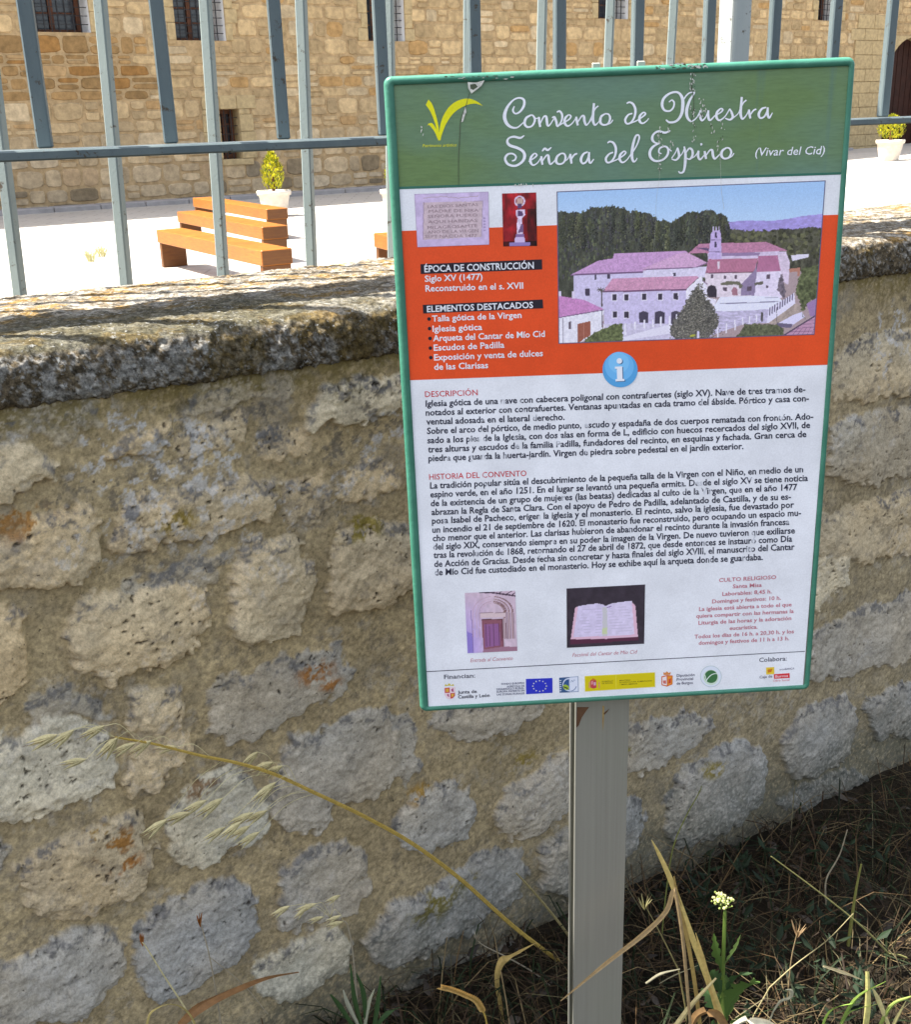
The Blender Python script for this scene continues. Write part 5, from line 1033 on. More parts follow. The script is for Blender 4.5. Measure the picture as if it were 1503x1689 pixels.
def photo_book():
    Z, O = 9.394, (910, 950); p = Pic([(925.3, 970.6), (1055.2, 964), (1052.5, 1061.8), (924.8, 1068.6)], 132, 102)
    p.c[:] = np.array([62, 54, 64]) * (0.85 + 0.3 * fbm(p.X / 9, p.Y / 9, 3, 3))[..., None]; p.fill([(190,960),(1250,930),(1250,1000),(190,1060)], (92, 48, 70), O, Z)
    p.fill([(275,490),(330,470),(200,980),(1245,945),(1205,460),(1170,470)], (226, 190, 214), O, Z); p.fill([(275,485),(640,440),(740,470),(1150,400),(1210,465),(1243,945),(740,975),(200,982)], (228, 186, 206), O, Z)
    p.fill([(320,470),(480,440),(620,425),(700,440),(745,465),(735,935),(480,935),(240,950)], (218, 206, 234), O, Z, 0, 0.93 + 0.14 * fbm(p.X / 6, p.Y / 6, 3, 4)); p.fill([(745,465),(840,425),(1000,400),(1155,388),(1190,905),(900,930),(735,935)], (222, 210, 236), O, Z, 0, 0.93 + 0.14 * fbm(p.X / 6, p.Y / 6, 3, 5))
    p.fill([(700,480),(770,480),(770,930),(690,930)], (206, 202, 206), O, Z, 0.8); p.fill([(690,800),(770,800),(765,900),(690,900)], (206, 214, 170), O, Z, 1)
    for i in range(9): p.line([(380 - i * 10, 520 + i * 44), (680, 505 + i * 46)], 0.6, (196, 184, 212), O, Z); p.line([(800, 500 + i * 46), (1120 + i * 4, 470 + i * 47)], 0.6, (200, 188, 214), O, Z)
    p.line([(770,490),(830,470)], 1.6, (150, 120, 180), O, Z)
    p.build('book_photograph', 0.0004, 5)
photo_book()
# --- sponsors' strip
m = MB(); ink = lin((52, 50, 66)); poly(m, [(692.6, 1107.3), (1318.2, 1074.0), (1318.1, 1075.1), (692.7, 1108.5)], 0.0003, ink)
text(m, 'Financian:', (721.3, 1120.2), (772.6, 1117.6), 7.4, 0.0003, 0.012, 0, 0, lin((70, 70, 86))); text(m, 'Colabora:', (1242.3, 1092.2), (1287.9, 1089.6), 7.4, 0.0003, 0.012, 0, 0, lin((70, 70, 86)))
text(m, 'Junta de', (743.5, 1144.7), (775.2, 1142.9), 5.6, 0.0003, 0.02, 0, 0, ink); text(m, 'Castilla y León', (744, 1152.4), (796.3, 1149.4), 5.6, 0.0003, 0.02, 0, 0, ink)
for b, x0, y in (('FONDO EUROPEO', 815.9, 1130), ('AGRÍCOLA DE', 824.6, 1134.2), ('DESARROLLO RURAL:', 807.8, 1138.7), ('EUROPA INVIERTE EN', 808.2, 1142.8), ('LAS ZONAS RURALES', 808.2, 1147.4)): text(m, b, (x0, y), (854, y - (854 - x0) * 0.05), 3.2, 0.0003, 0.02, 0, 0, lin((80, 80, 110)))
for b, x0, x1, y in (('Diputación', 1105.8, 1135.5, 1116.6), ('Provincial', 1105.8, 1133, 1123), ('de Burgos', 1105.4, 1132.4, 1129.6)): text(m, b, (x0, y), (x1, y - 1.4), 4.6, 0.0003, 0.016, 0, 0, lin((90, 88, 108)))
sub('sponsor_lettering', m, MAT['attrprint'])
m = MB(); RED = lin((196, 66, 74)); GLD = lin((216, 170, 70)); PNK = lin((232, 208, 214))   # quartered coat of arms
def S5(L): return [(680 + x / 6.535, 1070 + y / 6.535) for x, y in L]
poly(m, S5([(270,420),(388,412),(388,510),(360,540),(330,548),(295,535),(272,500)]), 0.0003, PNK)
poly(m, S5([(275,424),(328,420),(330,476),(276,478)]), 0.00035, RED); poly(m, S5([(286,432),(320,430),(320,466),(288,468)]), 0.0004, GLD); poly(m, S5([(334,480),(385,476),(384,510),(358,534),(335,538)]), 0.00035, RED); poly(m, S5([(344,488),(376,484),(372,512),(346,524)]), 0.0004, GLD)
for a in ((345,440,366,424,372,466,350,462), (300,492,316,488,324,524,304,512)): poly(m, S5([(a[0],a[1]),(a[2],a[3]),(a[4],a[5]),(a[6],a[7])]), 0.00038, lin((170, 80, 120)))
poly(m, S5([(275,405),(282,380),(300,395),(325,372),(345,395),(368,380),(376,402),(325,398)]), 0.0003, lin((206, 190, 70))); sub('regional_arms', m, MAT['attrprint'])
m = MB(); poly(m, [(856.4, 1120), (900.3, 1118.4), (900.3, 1143), (856.7, 1145.3)], 0.0003, lin((48, 56, 190)))
for i in range(12):
    a = math.pi * 2 * i / 12; cx, cy = 879 + 11.2 * math.sin(a), 1131.8 - 8.8 * math.cos(a)
    poly(m, [(cx + (1.6 if k % 2 == 0 else 0.66) * math.sin(k * math.pi / 5), cy - (1.6 if k % 2 == 0 else 0.66) * math.cos(k * math.pi / 5)) for k in range(10)], 0.0004, lin((226, 226, 200)))
sub('starred_flag', m, MAT['attrprint'])
def S6(L): return [(900 + x / 6.535, 1070 + y / 6.535) for x, y in L]
m = MB(); poly(m, S6([(75,314),(282,299),(284,466),(78,476)]), 0.00025, lin((120, 140, 176))); poly(m, S6([(82,320),(276,305),(278,460),(84,470)]), 0.0003, lin((222, 226, 240))); poly(m, S6([(75,314),(188,306),(190,472),(78,476)]), 0.00035, lin((62, 92, 136)))
a = np.linspace(math.pi * 0.5, math.pi * 1.5, 14); poly(m, S6([(188 + 78 * math.cos(t), 388 + 74 * math.sin(t)) for t in a]), 0.0004, lin((206, 214, 234))); poly(m, S6([(182 + 62 * math.cos(t), 388 + 58 * math.sin(t)) for t in a]), 0.00045, lin((52, 88, 140)))
poly(m, S6([(112,400),(140,385),(175,400),(182,430),(160,448),(125,435)]), 0.0005, lin((160, 186, 60))); poly(m, S6([(122,405),(170,425),(165,436),(120,415)]), 0.00055, lin((40, 40, 50)))
for i in range(6): y = 340 + i * 22; poly(m, S6([(80,y),(98,y - 1),(98,y + 7),(80,y + 8)]), 0.0005, lin((214, 222, 236)))
m2 = [(190 + 72 * math.cos(t), 388 + 70 * math.sin(t), 7) for t in np.linspace(0.25, 1.45, 10)]; ribbon(m, m2, 0.0005, 1.0, 0, lin((92, 116, 160)), 3, (900, 1070), 6.535); ribbon(m, [(200,365,4),(214,340,5),(222,360,4),(236,336,5),(250,345,3)], 0.0005, 1.0, 0, lin((130, 150, 180)), 4, (900, 1070), 6.535)
sub('rural_programme_mark', m, MAT['attrprint'])
m = MB(); Y_ = lin((214, 196, 24)); dk = lin((92, 84, 30)); poly(m, [(953.6, 1115.4), (1070, 1109), (1070, 1133.2), (953.9, 1140.9)], 0.0003, lin((226, 212, 60))); poly(m, [(955, 1116.4), (1004.6, 1113.8), (1004.8, 1136.4), (955.2, 1139.6)], 0.00035, Y_); poly(m, [(1006.2, 1113.7), (1069, 1110.2), (1069, 1132.2), (1006.4, 1136.3)], 0.00035, Y_)
poly(m, S6([(410,345),(440,330),(475,342),(478,420),(445,432),(412,420)]), 0.0004, lin((190, 70, 80))); poly(m, S6([(420,352),(440,348),(440,385),(420,388)]), 0.00045, lin((226, 150, 150))); poly(m, S6([(448,362),(470,360),(470,395),(448,398)]), 0.00045, lin((210, 170, 190))); poly(m, S6([(415,340),(440,318),(472,334),(445,345)]), 0.00045, lin((200, 120, 40)))
for x in (395, 500): poly(m, S6([(x,360),(x + 12,359),(x + 12,425),(x,427)]), 0.0004, lin((216, 140, 110)))
for b, a, c, y in (('GOBIERNO', 537, 655, 362), ('DE ESPAÑA', 537, 655, 382), ('MINISTERIO', 727, 845, 352), ('DE AGRICULTURA, ALIMENTACIÓN', 727, 1078, 372), ('Y MEDIO AMBIENTE', 727, 918, 395)): text(m, b, S6([(a, y)])[0], S6([(c, y - (c - a) * 0.055)])[0], 2.2, 0.0004, 0.01, 0, 0, dk)
sub('ministry_panel', m, MAT['attrprint'])
m = MB(); OR = lin((214, 110, 60)); poly(m, S6([(1180,300),(1240,285),(1302,290),(1300,385),(1240,410),(1180,395)]), 0.0003, OR); poly(m, S6([(1190,310),(1236,298),(1238,398),(1190,386)]), 0.00035, lin((236, 224, 226))); poly(m, S6([(1196,345),(1230,342),(1230,380),(1200,376)]), 0.0004, lin((206, 110, 100))); poly(m, S6([(1248,300),(1294,298),(1292,380),(1250,395)]), 0.00035, lin((236, 150, 50))); poly(m, S6([(1258,330),(1284,318),(1280,372),(1256,378)]), 0.0004, lin((206, 74, 60)))
poly(m, S6([(1205,285),(1200,255),(1222,262),(1240,245),(1260,262),(1282,252),(1275,282)]), 0.0003, lin((214, 140, 80))); sub('provincial_arms', m, MAT['attrprint'])
m = MB(); disc(m, 1162.4, 1115.9, 17.8, 0.0003, lin((190, 204, 206))); disc(m, 1162.4, 1115.9, 16.8, 0.00034, lin((222, 228, 240))); disc(m, 1162.4, 1117.5, 12.6, 0.00036, lin((206, 224, 206))); disc(m, 1162.6, 1116.2, 10.6, 0.0004, lin((66, 116, 72)))
wf = lin((226, 236, 230)); ribbon(m, [(355,420,5),(375,385,9),(410,350,9),(450,335,8),(480,338,4)], 0.00045, 1, 0, wf, 4, (1100, 1060), 6.535); ribbon(m, [(362,415,9),(352,380,7),(342,345,6)], 0.00047, 1, 0, wf, 4, (1100, 1060), 6.535); sub('leaf_roundel', m, MAT['attrprint'])
m = MB(); S7 = lambda L: [(1100 + x / 6.535, 1060 + y / 6.535) for x, y in L]
poly(m, S7([(1005,270),(1092,264),(1092,340),(1006,346)]), 0.0003, lin((232, 200, 60))); poly(m, S7([(1020,292),(1075,282),(1060,318),(1024,326)]), 0.00035, lin((206, 120, 40))); poly(m, S7([(1088,342),(1258,330),(1260,382),(1090,392)]), 0.0003, lin((216, 60, 66)))
text(m, 'Burgos', S7([(1102, 380)])[0], S7([(1240, 370)])[0], 4.2, 0.0004, 0.03, 0, 0, lin((236, 190, 196))); text(m, 'Caja de', S7([(932, 388)])[0], S7([(1070, 377)])[0], 4.6, 0.0003, 0.012, 0, 0, lin((110, 108, 130))); text(m, 'Obra Social', S7([(1080, 424)])[0], S7([(1256, 412)])[0], 3.4, 0.0003, 0.0, 0, 0, lin((216, 110, 120))); text(m, 'arcoBANCA', S7([(1150, 300)])[0], S7([(1310, 290)])[0], 3.4, 0.0003, 0.01, 0, 0, lin((120, 118, 140)))
sub('savings_bank_mark', m, MAT['attrprint'])
# --- wear: flaked primer, cracks
m = MB(); rr = np.random.RandomState(21)
def chip(cx, cy, rx, ry, out, mt=0, n=9, rot=0.0):
    a = np.linspace(0, 2 * math.pi, n, endpoint=False) + rr.uniform(0, .5); r = rr.uniform(0.45, 1.15, n); c_, s_ = math.cos(rot), math.sin(rot)
    poly(m, [(cx + c_ * rx * math.cos(t) * q - s_ * ry * math.sin(t) * q, cy + s_ * rx * math.cos(t) * q + c_ * ry * math.sin(t) * q) for t, q in zip(a, r)], out, m=mt)
poly(m, [(771, 136), (784, 137), (799, 133), (794, 142), (784, 150), (777, 155), (772, 146)], 0.0034, m=0); poly(m, [(775, 140), (784, 139), (788, 144), (780, 149), (776, 147)], 0.00345, m=1)
for i in range(46): chip(rr.uniform(1080, 1168), 113 - (rr.uniform(0, 88)) * 0.045 + rr.uniform(-6, 3), rr.uniform(1.2, 4.5), rr.uniform(0.8, 2.4), 0.0034 + i * 4e-6, int(rr.rand() < 0.55))
for i in range(16): chip(rr.uniform(735, 850), 128 + rr.uniform(-3, 4), rr.uniform(1.5, 6), rr.uniform(0.6, 1.5), 0.0034 + i * 4e-6, int(rr.rand() < 0.7))
sub('paint_speck', m, [MAT['chip'], MAT['cracki']], False); m = MB()
for cx, cy, rx, ry, k in ((1143, 128, 5, 18, 16), (1141, 150, 5, 9, 10), (1142, 180, 4, 14, 10), (1158, 180, 5, 16, 26), (1145, 215, 5, 18, 12), (1173, 214, 4, 10, 7), (1190, 220, 3, 18, 8), (1087, 225, 4, 25, 20), (1102, 212, 3, 6, 6), (1106, 236, 2, 12, 6), (1086, 275, 2, 14, 8), (695, 215, 2, 9, 5), (766, 186, 3, 12, 0), (1184, 250, 2, 14, 6), (860, 305, 20, 1.2, 10)):
    for i in range(k): chip(cx + rr.normal(0, rx * 0.6), cy + rr.normal(0, ry * 0.6), rr.uniform(0.5, 1.3), rr.uniform(0.8, 3.2), 0.0012 + i * 4e-6, int(rr.rand() < 0.2), 7, rr.uniform(-0.3, 0.5))
sub('paint_speck', m, [MAT['chip'], MAT['cracki']], False); m = MB(); poly(m, [(767, 177), (769, 185), (766, 191), (763, 201), (760, 202), (762, 192)], 0.0012, m=0)
sub('paint_speck', m, [MAT['chip'], MAT['cracki']], False)
def crack(pts, w, mt, out):
    m = MB(); ribbon(m, [(x, y, w * (0.6 + 0.6 * rr.rand())) for x, y in pts], out, 1.0, mt); sub('surface_crack', m, [MAT['chip'], MAT['cracki']], False)
crack([(774, 155), (771, 164), (768, 175), (759, 200), (757, 230), (755, 262), (754.5, 306)], 1.1, 1, 0.0011); crack([(1087, 235), (1085, 260), (1086, 290), (1083, 310), (1080, 335), (1079, 360)], 0.3, 0, 0.0011); crack([(1146, 108), (1141, 140), (1144, 170), (1140, 200)], 1.0, 1, 0.00115); crack([(1186, 250), (1187, 285), (1188, 315), (1192, 345)], 0.5, 0, 0.0011); crack([(1079, 360), (1075, 420), (1076, 480), (1075, 540)], 0.15, 0, 0.0011)
# --- post and its clamps
PO = -0.0255; p0 = BL + EN * PO
def on_board_plane(px, py, out):
    n = EN; r = ray(px, py); return EYE + r * (((BL + EN * out) - EYE) @ n / (r @ n))
ql, qr = on_board_plane(950, 1190, PO), on_board_plane(1037.5, 1190, PO); EXH = EX * np.array([1, 1, 0]); xl, xr = (ql - BL) @ EXH, (qr - BL) @ EXH
m = MB(); o = BL * np.array([1, 1, 0]) + EN * PO; ex_ = EX * np.array([1, 1, 0]); zt_ = BL[2] - 0.02; PD = 0.075
for lo, hi in (((xl, 0, -0.15), (xr, 0.003, zt_)), ((xr - 0.003, 0.0031, -0.15), (xr, PD - 0.0031, zt_)), ((xl, PD - 0.003, -0.15), (xr, PD, zt_)), ((xl, 0.0031, -0.15), (xl + 0.003, 0.012, zt_)), ((xl, PD - 0.012, -0.15), (xl + 0.003, PD - 0.0031, zt_))): m.box(o, ex_, -EN, UP, lo, hi)
post = m.build('post', MAT['steel'], sign, cols=False)
m = MB(); chipc = [(952, 1166), (972, 1166), (966, 1174), (960, 1183), (955, 1196), (951, 1200)]
for k, (P, mt) in enumerate(((chipc, 0), ([(994, 1164), (997, 1164), (996.5, 1185), (995, 1206), (994, 1190)], 1), ([(996, 1176), (1006, 1168), (1002, 1174), (997, 1179)], 0))):
    m.add([on_board_plane(x, y, PO + 0.0006 + k * 1e-4) for x, y in P], [tuple(range(len(P)))[::-1]], m=mt)
m.build('rust_stain', [m_flat('rust_brown', (0.12, 0.06, 0.03), 0.9), m_flat('rust_yellow', (0.4, 0.27, 0.1), 0.9)], sign, cols=False)
for px in (983, 1057):
    q = on_board_plane(px, 104 if px < 1000 else 100, -0.03); x = (q - BL) @ EX
    m = MB(); m.box(BL, EX, -EN, EZ, (x - 0.006, 0.0245, -0.2), (x + 0.006, 0.032, 0.0075), bev=0.0015); m.build('clamp', MAT['steel'], sign, cols=False)
# ------------------------------------------------------------------ plants at the foot of the wall
def pw(px, py, off):                              # a point the given distance out from the wall face
    return onv(px, py, W0 + WN * off, WD)
def trace(pts, where, sub_=5, jit=0.0, seed=0):
    P = [where(*p) for p in pts]
    if jit:
        r = np.random.RandomState(seed); P = [p + r.uniform(-jit, jit, 3) for p in P]
    return smooth_path(P, sub_)
def px_m(p): return float(np.linalg.norm(np.asarray(p) - EYE)) / FOC * 1.02   # metres per photograph pixel there
STRAW = (0.50, 0.35, 0.08); PALES = (0.62, 0.55, 0.30); BROWN = (0.24, 0.13, 0.05); GREEN = (0.09, 0.16, 0.035); DGREEN = (0.045, 0.09, 0.03); GREYST = (0.36, 0.31, 0.22)
def root_to_ground(P):                            # carry the last point down to the soil
    q = np.array(P[-1]); g = q.copy(); g[2] = -0.02; k = max(2, int((q[2] + 0.02) / 0.12))
    d = np.array(P[-1]) - np.array(P[-2]); d = d / (np.linalg.norm(d) + 1e-9)
    return list(P) + [q + (g - q) * t + np.array([d[0], d[1], 0]) * 0.12 * t * (1 - 0.4 * t) for t in np.linspace(0, 1, k + 1)[1:]]
def spikelet(parent, p, d, L, col=PALES):
    m = MB(); d = np.asarray(d, float); d /= np.linalg.norm(d); s = np.cross(d, [0.2, -1, 0.1]); s /= np.linalg.norm(s)
    for k, a in ((1, 0.16), (-1, -0.16), (1, 0.03)):
        e = d + s * a; P = [p + e * L * t for t in np.linspace(0, 1, 6)]; m.blade(P, [L * w for w in (0.03, 0.13, 0.17, 0.13, 0.07, 0.008)], s, tuple(np.array(col) * (0.85 + 0.2 * (k > 0))), fold=0.8)
    m.tube([p + d * L * 0.5, p + d * L * 1.15 + s * L * .1], [L * .012, L * .006], 3, BROWN)
    return m.build('spikelet', MAT['straw'], parent)
def oat(label, stem, off, rad, heads, L, col=STRAW, hd=(-0.8, 0.5)):
    f = lambda x, y: pw(x, y, off); S = trace(stem, f)                    # stem from the root end to the tip
    base = root_to_ground(S[::-1])[len(S):]; full = base[::-1] + S
    t = thing('wild_oat', label, 'grass', base[-1] if base else S[0], 'wild oats at the foot of the wall')
    m = MB(); u = px_m(S[0]); n = len(full); m.tube(full, [rad * u * (1.0 - 0.65 * (i / (n - 1))) for i in range(n)], 5, col)
    SP = np.array(S); rr = np.random.RandomState(len(stem) * 7 + int(stem[0][0]))
    hp = []
    for x, y in heads:
        p = pw(x, y, off + rr.uniform(-0.015, 0.03)); j = np.argmin(np.linalg.norm(SP - (p + (SP[-1] - SP[0]) * -0.06 + np.array([0, 0, .03])), axis=1)); a = SP[j]
        c = (a + p) / 2 + np.array([0, 0, 0.018]); m.tube(smooth_path([a, c, p], 4), 0.35 * u, 3, PALES); hp.append(p)
    m.build('stem', MAT['straw'], t)
    for p in hp:
        a, b = hd; q = np.array([a, 0, -b]) + rr.uniform(-.25, .25, 3); spikelet(t, p, q, L * u * rr.uniform(0.85, 1.2))
    return t
oat('tall golden wild oat leaning left across the wall from behind the signpost', [(934,1594),(850,1530),(760,1450),(680,1391),(600,1346),(520,1308),(450,1276),(390,1258),(340,1248),(306,1240),(250,1226),(190,1216)], 0.11, 3.4,
    [(172,1197),(193,1217),(224,1225),(250,1221),(292,1232),(142,1252),(94,1212),(122,1204),(425,1240),(450,1257),(466,1263),(455,1290),(340,1320),(368,1316),(275,1352),(312,1340),(418,1340),(440,1337),(412,1362),(398,1355),(372,1364),(428,1372)], 31)
oat('small pale wild oat with few drooping spikelets left of the signpost', [(592,1700),(588,1640),(582,1570),(574,1528),(566,1518),(545,1512)], 0.14, 1.8, [(478,1494),(505,1497),(522,1490),(534,1512),(562,1510),(566,1520),(562,1476)], 26, GREYST)
def stalk(name, label, cat, pts, off, rad, col, head=None, group=None, where=None, extra=None):
    f = where or (lambda x, y: pw(x, y, off)); S = trace(pts, f); base = root_to_ground(S[::-1])[len(S):]; full = base[::-1] + S
    t = thing(name, label, cat, full[0], group); u = px_m(S[0]); m = MB(); n = len(full); m.tube(full, [rad * u * (1 - 0.5 * i / (n - 1)) for i in range(n)], 5, col)
    for e in (extra or []): m.tube(trace(e, f), 0.5 * rad * u, 4, col)
    m.build('stem', MAT['straw'], t)
    if head:
        for (x, y, L, c) in head:
            p = f(x, y); h = MB(); rr = np.random.RandomState(int(x))
            for i in range(9): w_ = 0.18 if c[0] > 2.5 * c[1] else 0.5; d = np.array([rr.uniform(-w_, w_), rr.uniform(-w_, w_), 1.0]); d /= np.linalg.norm(d); h.blade([p, p + d * L * u * .5, p + d * L * u], [L * u * .1, L * u * .16, L * u * .02], [d[1] + .3, 1, -d[0]], c)
            h.build('seed_head', MAT['straw'], t)
    return t
TS = 'thin dry stalks by the wall'
stalk('dry_stalk', 'short tan stalk slanting out behind the left side of the signpost', 'grass', [(940,1545),(915,1512),(880,1470),(852,1440)], 0.09, 2.6, (0.33, 0.27, 0.12))
stalk('dry_stalk', 'thin forked stalk with a rust-red tip on the lower left of the wall', 'grass', [(366,1700),(357,1640),(345,1575),(336,1540),(331,1522)], 0.12, 1.4, GREYST, [(331,1528,22,(0.35,0.13,0.03))], TS, None, [[(346,1578),(400,1622),(442,1672)]])
stalk('dry_stalk', 'leaning thin stalk with a rust-red tip, leftmost at the wall foot', 'grass', [(326,1700),(304,1660),(270,1608),(240,1560),(232,1553)], 0.13, 1.5, PALES, [(236,1560,20,(0.35,0.13,0.03))], TS)
stalk('dry_stalk', 'grey stalk with a tiny bur head before the dark soil left of the post', 'grass', [(930,1648),(890,1610),(840,1580),(800,1560),(785,1548)], 0.16, 1.4, GREYST, [(788,1552,14,GREYST)], TS)
def leafy(name, label, cat, blades, where, mat='straw', group=None, part='blade'):
    """a clump of traced blades, each a part: (points, widths in pixels, colour, rooted)"""
    first = None; t = None; made = []
    for pts, w, c, rooted in blades:
        S = trace(pts, where, 6); u = px_m(S[0]); k = len(S); wd = np.interp(np.linspace(0, 1, k), np.linspace(0, 1, len(w)), w) * u * 0.82
        if rooted:
            b = root_to_ground(S[::-1])[len(S):]; S = b[::-1] + S; wd = np.concatenate([np.full(len(b), wd[0]), wd])
        made.append((S, wd, c))
    base = min((S[0] for S, _, _ in made), key=lambda q: q[2]); t = thing(name, label, cat, base, group)
    for i, (S, wd, c) in enumerate(made):
        m = MB(); m.blade(S, list(wd), [1, 0.25 * math.sin(i * 2.1), 0.15], c, fold=0.45); m.build(part, MAT[mat], t)
    return t
W_ = lambda o: (lambda x, y: pw(x, y, o))
leafy('dried_grass_leaf', 'folded tan grass leaf bent over beside the left edge of the post', 'grass', [([(830,1700),(826,1660),(820,1615),(830,1583),(855,1568),(886,1553)], [7,7,9,14,10,2], (0.42, 0.30, 0.10), True)], W_(0.2))
leafy('dried_grass_leaf', 'broad brown dead blade lying against the wall foot, lower left', 'grass', [([(295,1690),(335,1655),(395,1625),(440,1610),(492,1602)], [12,22,24,20,9], (0.24, 0.125, 0.05), False)], W_(0.14))
leafy('dried_grass_leaf', 'yellow grass blade curled in an arch at the lower left corner', 'grass', [([(240,1700),(250,1668),(282,1655),(310,1668),(330,1705)], [4,4,4,4,3], (0.45, 0.36, 0.13), True)], W_(0.2))
t = stalk('grass_ear', 'bent ripe grass ear lit by the sun left of the signpost', 'grass', [(805,1700),(800,1675),(788,1652),(768,1640),(748,1632),(732,1628)], 0.42, 1.6, STRAW)
f = W_(0.42); S = np.array(trace([(798,1668),(786,1650),(768,1640),(748,1632),(732,1628)], f, 6)); m = MB(); rr = np.random.RandomState(9)
for i, p in enumerate(S[::1]):
    d = S[min(i + 1, len(S) - 1)] - S[max(i - 1, 0)]; d /= np.linalg.norm(d); s_ = np.cross(d, [0, 1, 0]); u = px_m(p)
    for q in (-1, 1): e = d + s_ * 0.5 * q; e /= np.linalg.norm(e); m.blade([p, p + e * 6 * u, p + e * 12 * u], [2 * u, 5 * u, .5 * u], s_, (0.55, 0.36, 0.12), fold=0.7)
m.build('seed_head', MAT['straw'], t)
leafy('green_weed', 'low dark green weed with narrow upright leaves at the wall foot', 'weed', [([(600,1705),(585,1650),(578,1590)], [6,9,2], DGREEN, True), ([(605,1705),(600,1640),(588,1605)], [5,9,2], DGREEN, True), ([(615,1705),(622,1660),(628,1610)], [6,9,2], DGREEN, True), ([(590,1705),(560,1660),(545,1640)], [6,10,3], DGREEN, True),
      ([(610,1705),(640,1670),(660,1660)], [6,9,3], DGREEN, True), ([(600,1705),(606,1660),(618,1630)], [5,9,1], (0.35, 0.36, 0.25), True), ([(598,1705),(575,1660),(566,1632)], [4,9,2], (0.4, 0.4, 0.3), True)], W_(0.24), 'leafs', None, 'leaf')
# right of the post
D_ = lambda y: (lambda px, py: aty(px, py, y))
leafy('dry_grass_clump', 'sunlit straw-yellow clump of tall blades right of the signpost', 'grass',
      [([(1205,1720),(1168,1615),(1136,1530),(1106,1450),(1087,1408),(1075,1385)], [11,11,10,9,6,1], (0.62, 0.47, 0.16), True), ([(1196,1715),(1176,1640),(1160,1580),(1148,1538)], [8,8,7,1], (0.58, 0.42, 0.14), True),
       ([(1156,1700),(1146,1620),(1132,1540),(1118,1480),(1112,1445)], [7,7,7,6,2], (0.36, 0.25, 0.08), True)], D_(1.72))
leafy('dried_grass_leaf', 'long tan blade drooping across the front of the signpost', 'grass', [([(1140,1700),(1128,1560),(1116,1480),(1110,1468),(1098,1502),(1060,1540),(1000,1587),(925,1650)], [5,6,6,7,9,10,8,2], (0.34, 0.24, 0.12), True)], D_(1.62))
leafy('dried_grass_leaf', 'bright cream blade slanting up from the bottom edge right of the post', 'grass', [([(1100,1715),(1140,1660),(1182,1613)], [11,10,4], (0.66, 0.55, 0.27), True)], D_(1.70))
leafy('curled_leaf', 'brown curled dead leaf at the bottom edge beside the cream blade', 'leaf', [([(1135,1712),(1150,1676),(1178,1668),(1196,1690),(1202,1720)], [10,16,17,12,6], (0.26, 0.15, 0.06), True)], D_(1.66))
leafy('curled_leaf', 'pale cream husk lying at the bottom edge under the flowering weed', 'leaf', [([(1200,1698),(1232,1682),(1262,1684),(1290,1698)], [6,15,15,3], (0.74, 0.68, 0.5), False)], D_(1.66))
leafy('curled_leaf', 'pair of pale twisted leaves between the post and the green weed', 'leaf', [([(1066,1622),(1090,1607),(1122,1598)], [5,7,2], (0.38, 0.35, 0.24), False), ([(1088,1622),(1115,1608),(1152,1592)], [3,6,2], (0.36, 0.33, 0.22), False)], D_(1.95))
leafy('curled_leaf', 'small S-shaped pale leaf standing right of the flowering weed', 'leaf', [([(1276,1668),(1288,1652),(1304,1646),(1306,1634),(1296,1632)], [3,6,7,6,2], (0.4, 0.38, 0.26), True)], D_(1.9))
def flowering():
    f = D_(1.86); S = trace([(1196,1720),(1192,1650),(1193,1590),(1195,1540),(1196,1502)], f); b = root_to_ground(S[::-1])[len(S):]; full = b[::-1] + S; u = px_m(S[0])
    t = thing('flowering_weed', 'green weed with a cluster of tiny cream flowers and lobed leaves right of the post', 'weed', full[0])
    m = MB(); m.tube(full, [3.6 * u * (1 - 0.4 * i / len(full)) for i in range(len(full))], 6, (0.16, 0.24, 0.05)); m.build('stem', MAT['leafs'], t)
    rr = np.random.RandomState(3); m = MB(); c = f(1192, 1487)
    for i in range(62):
        d = rr.normal(0, 1, 3); d /= np.linalg.norm(d); d[2] = abs(d[2]) * 0.9 - 0.1; p = c + d * rr.uniform(5, 17) * u; r = rr.uniform(1.2, 2.4) * u
        m.lathe(p, [(0, -r), (r * .8, -r * .5), (r, 0), (r * .7, r * .7), (0, r)], 6, (0.6, 0.6, 0.28) if rr.rand() < 0.7 else (0.3, 0.36, 0.1))
        if i % 3 == 0: m.tube([c - np.array([0, 0, 12 * u]), p], 0.5 * u, 3, (0.2, 0.3, 0.06))
    m.build('flower_head', MAT['leafs'], t)
    for pts, w, c_ in (([(1192,1600),(1180,1562),(1172,1522)], [4,13,2], GREEN), ([(1196,1590),(1206,1550),(1210,1508)], [4,9,1], (0.13, 0.2, 0.06)), ([(1192,1640),(1176,1600),(1165,1570)], [5,22,3], DGREEN),
                       ([(1194,1690),(1208,1650),(1232,1624),(1252,1614)], [8,34,40,3], GREEN), ([(1194,1690),(1180,1655),(1160,1640)], [8,26,4], DGREEN), ([(1196,1710),(1220,1680),(1226,1660)], [8,26,4], GREEN), ([(1196,1700),(1170,1690),(1150,1700)], [8,24,4], DGREEN), ([(1196,1640),(1214,1610),(1240,1600)], [5,16,2], DGREEN), ([(1194,1670),(1204,1640),(1200,1615)], [6,18,2], (0.12, 0.2, 0.06))):
        S2 = np.array(trace(pts, f, 7)); k = len(S2); wd = np.interp(np.linspace(0, 1, k), np.linspace(0, 1, len(w)), w) * u * (1 + 0.35 * np.sin(np.arange(k) * 2.2))
        S2[:, 1] -= np.linspace(0, 1, k) * rr.uniform(-0.05, 0.06); m = MB(); m.blade(S2, list(np.maximum(wd, .001)), [1, .3, .25], c_, fold=0.4); m.build('leaf', MAT['leafs'], t)
flowering()
RS = 'thin stems over the soil on the right'
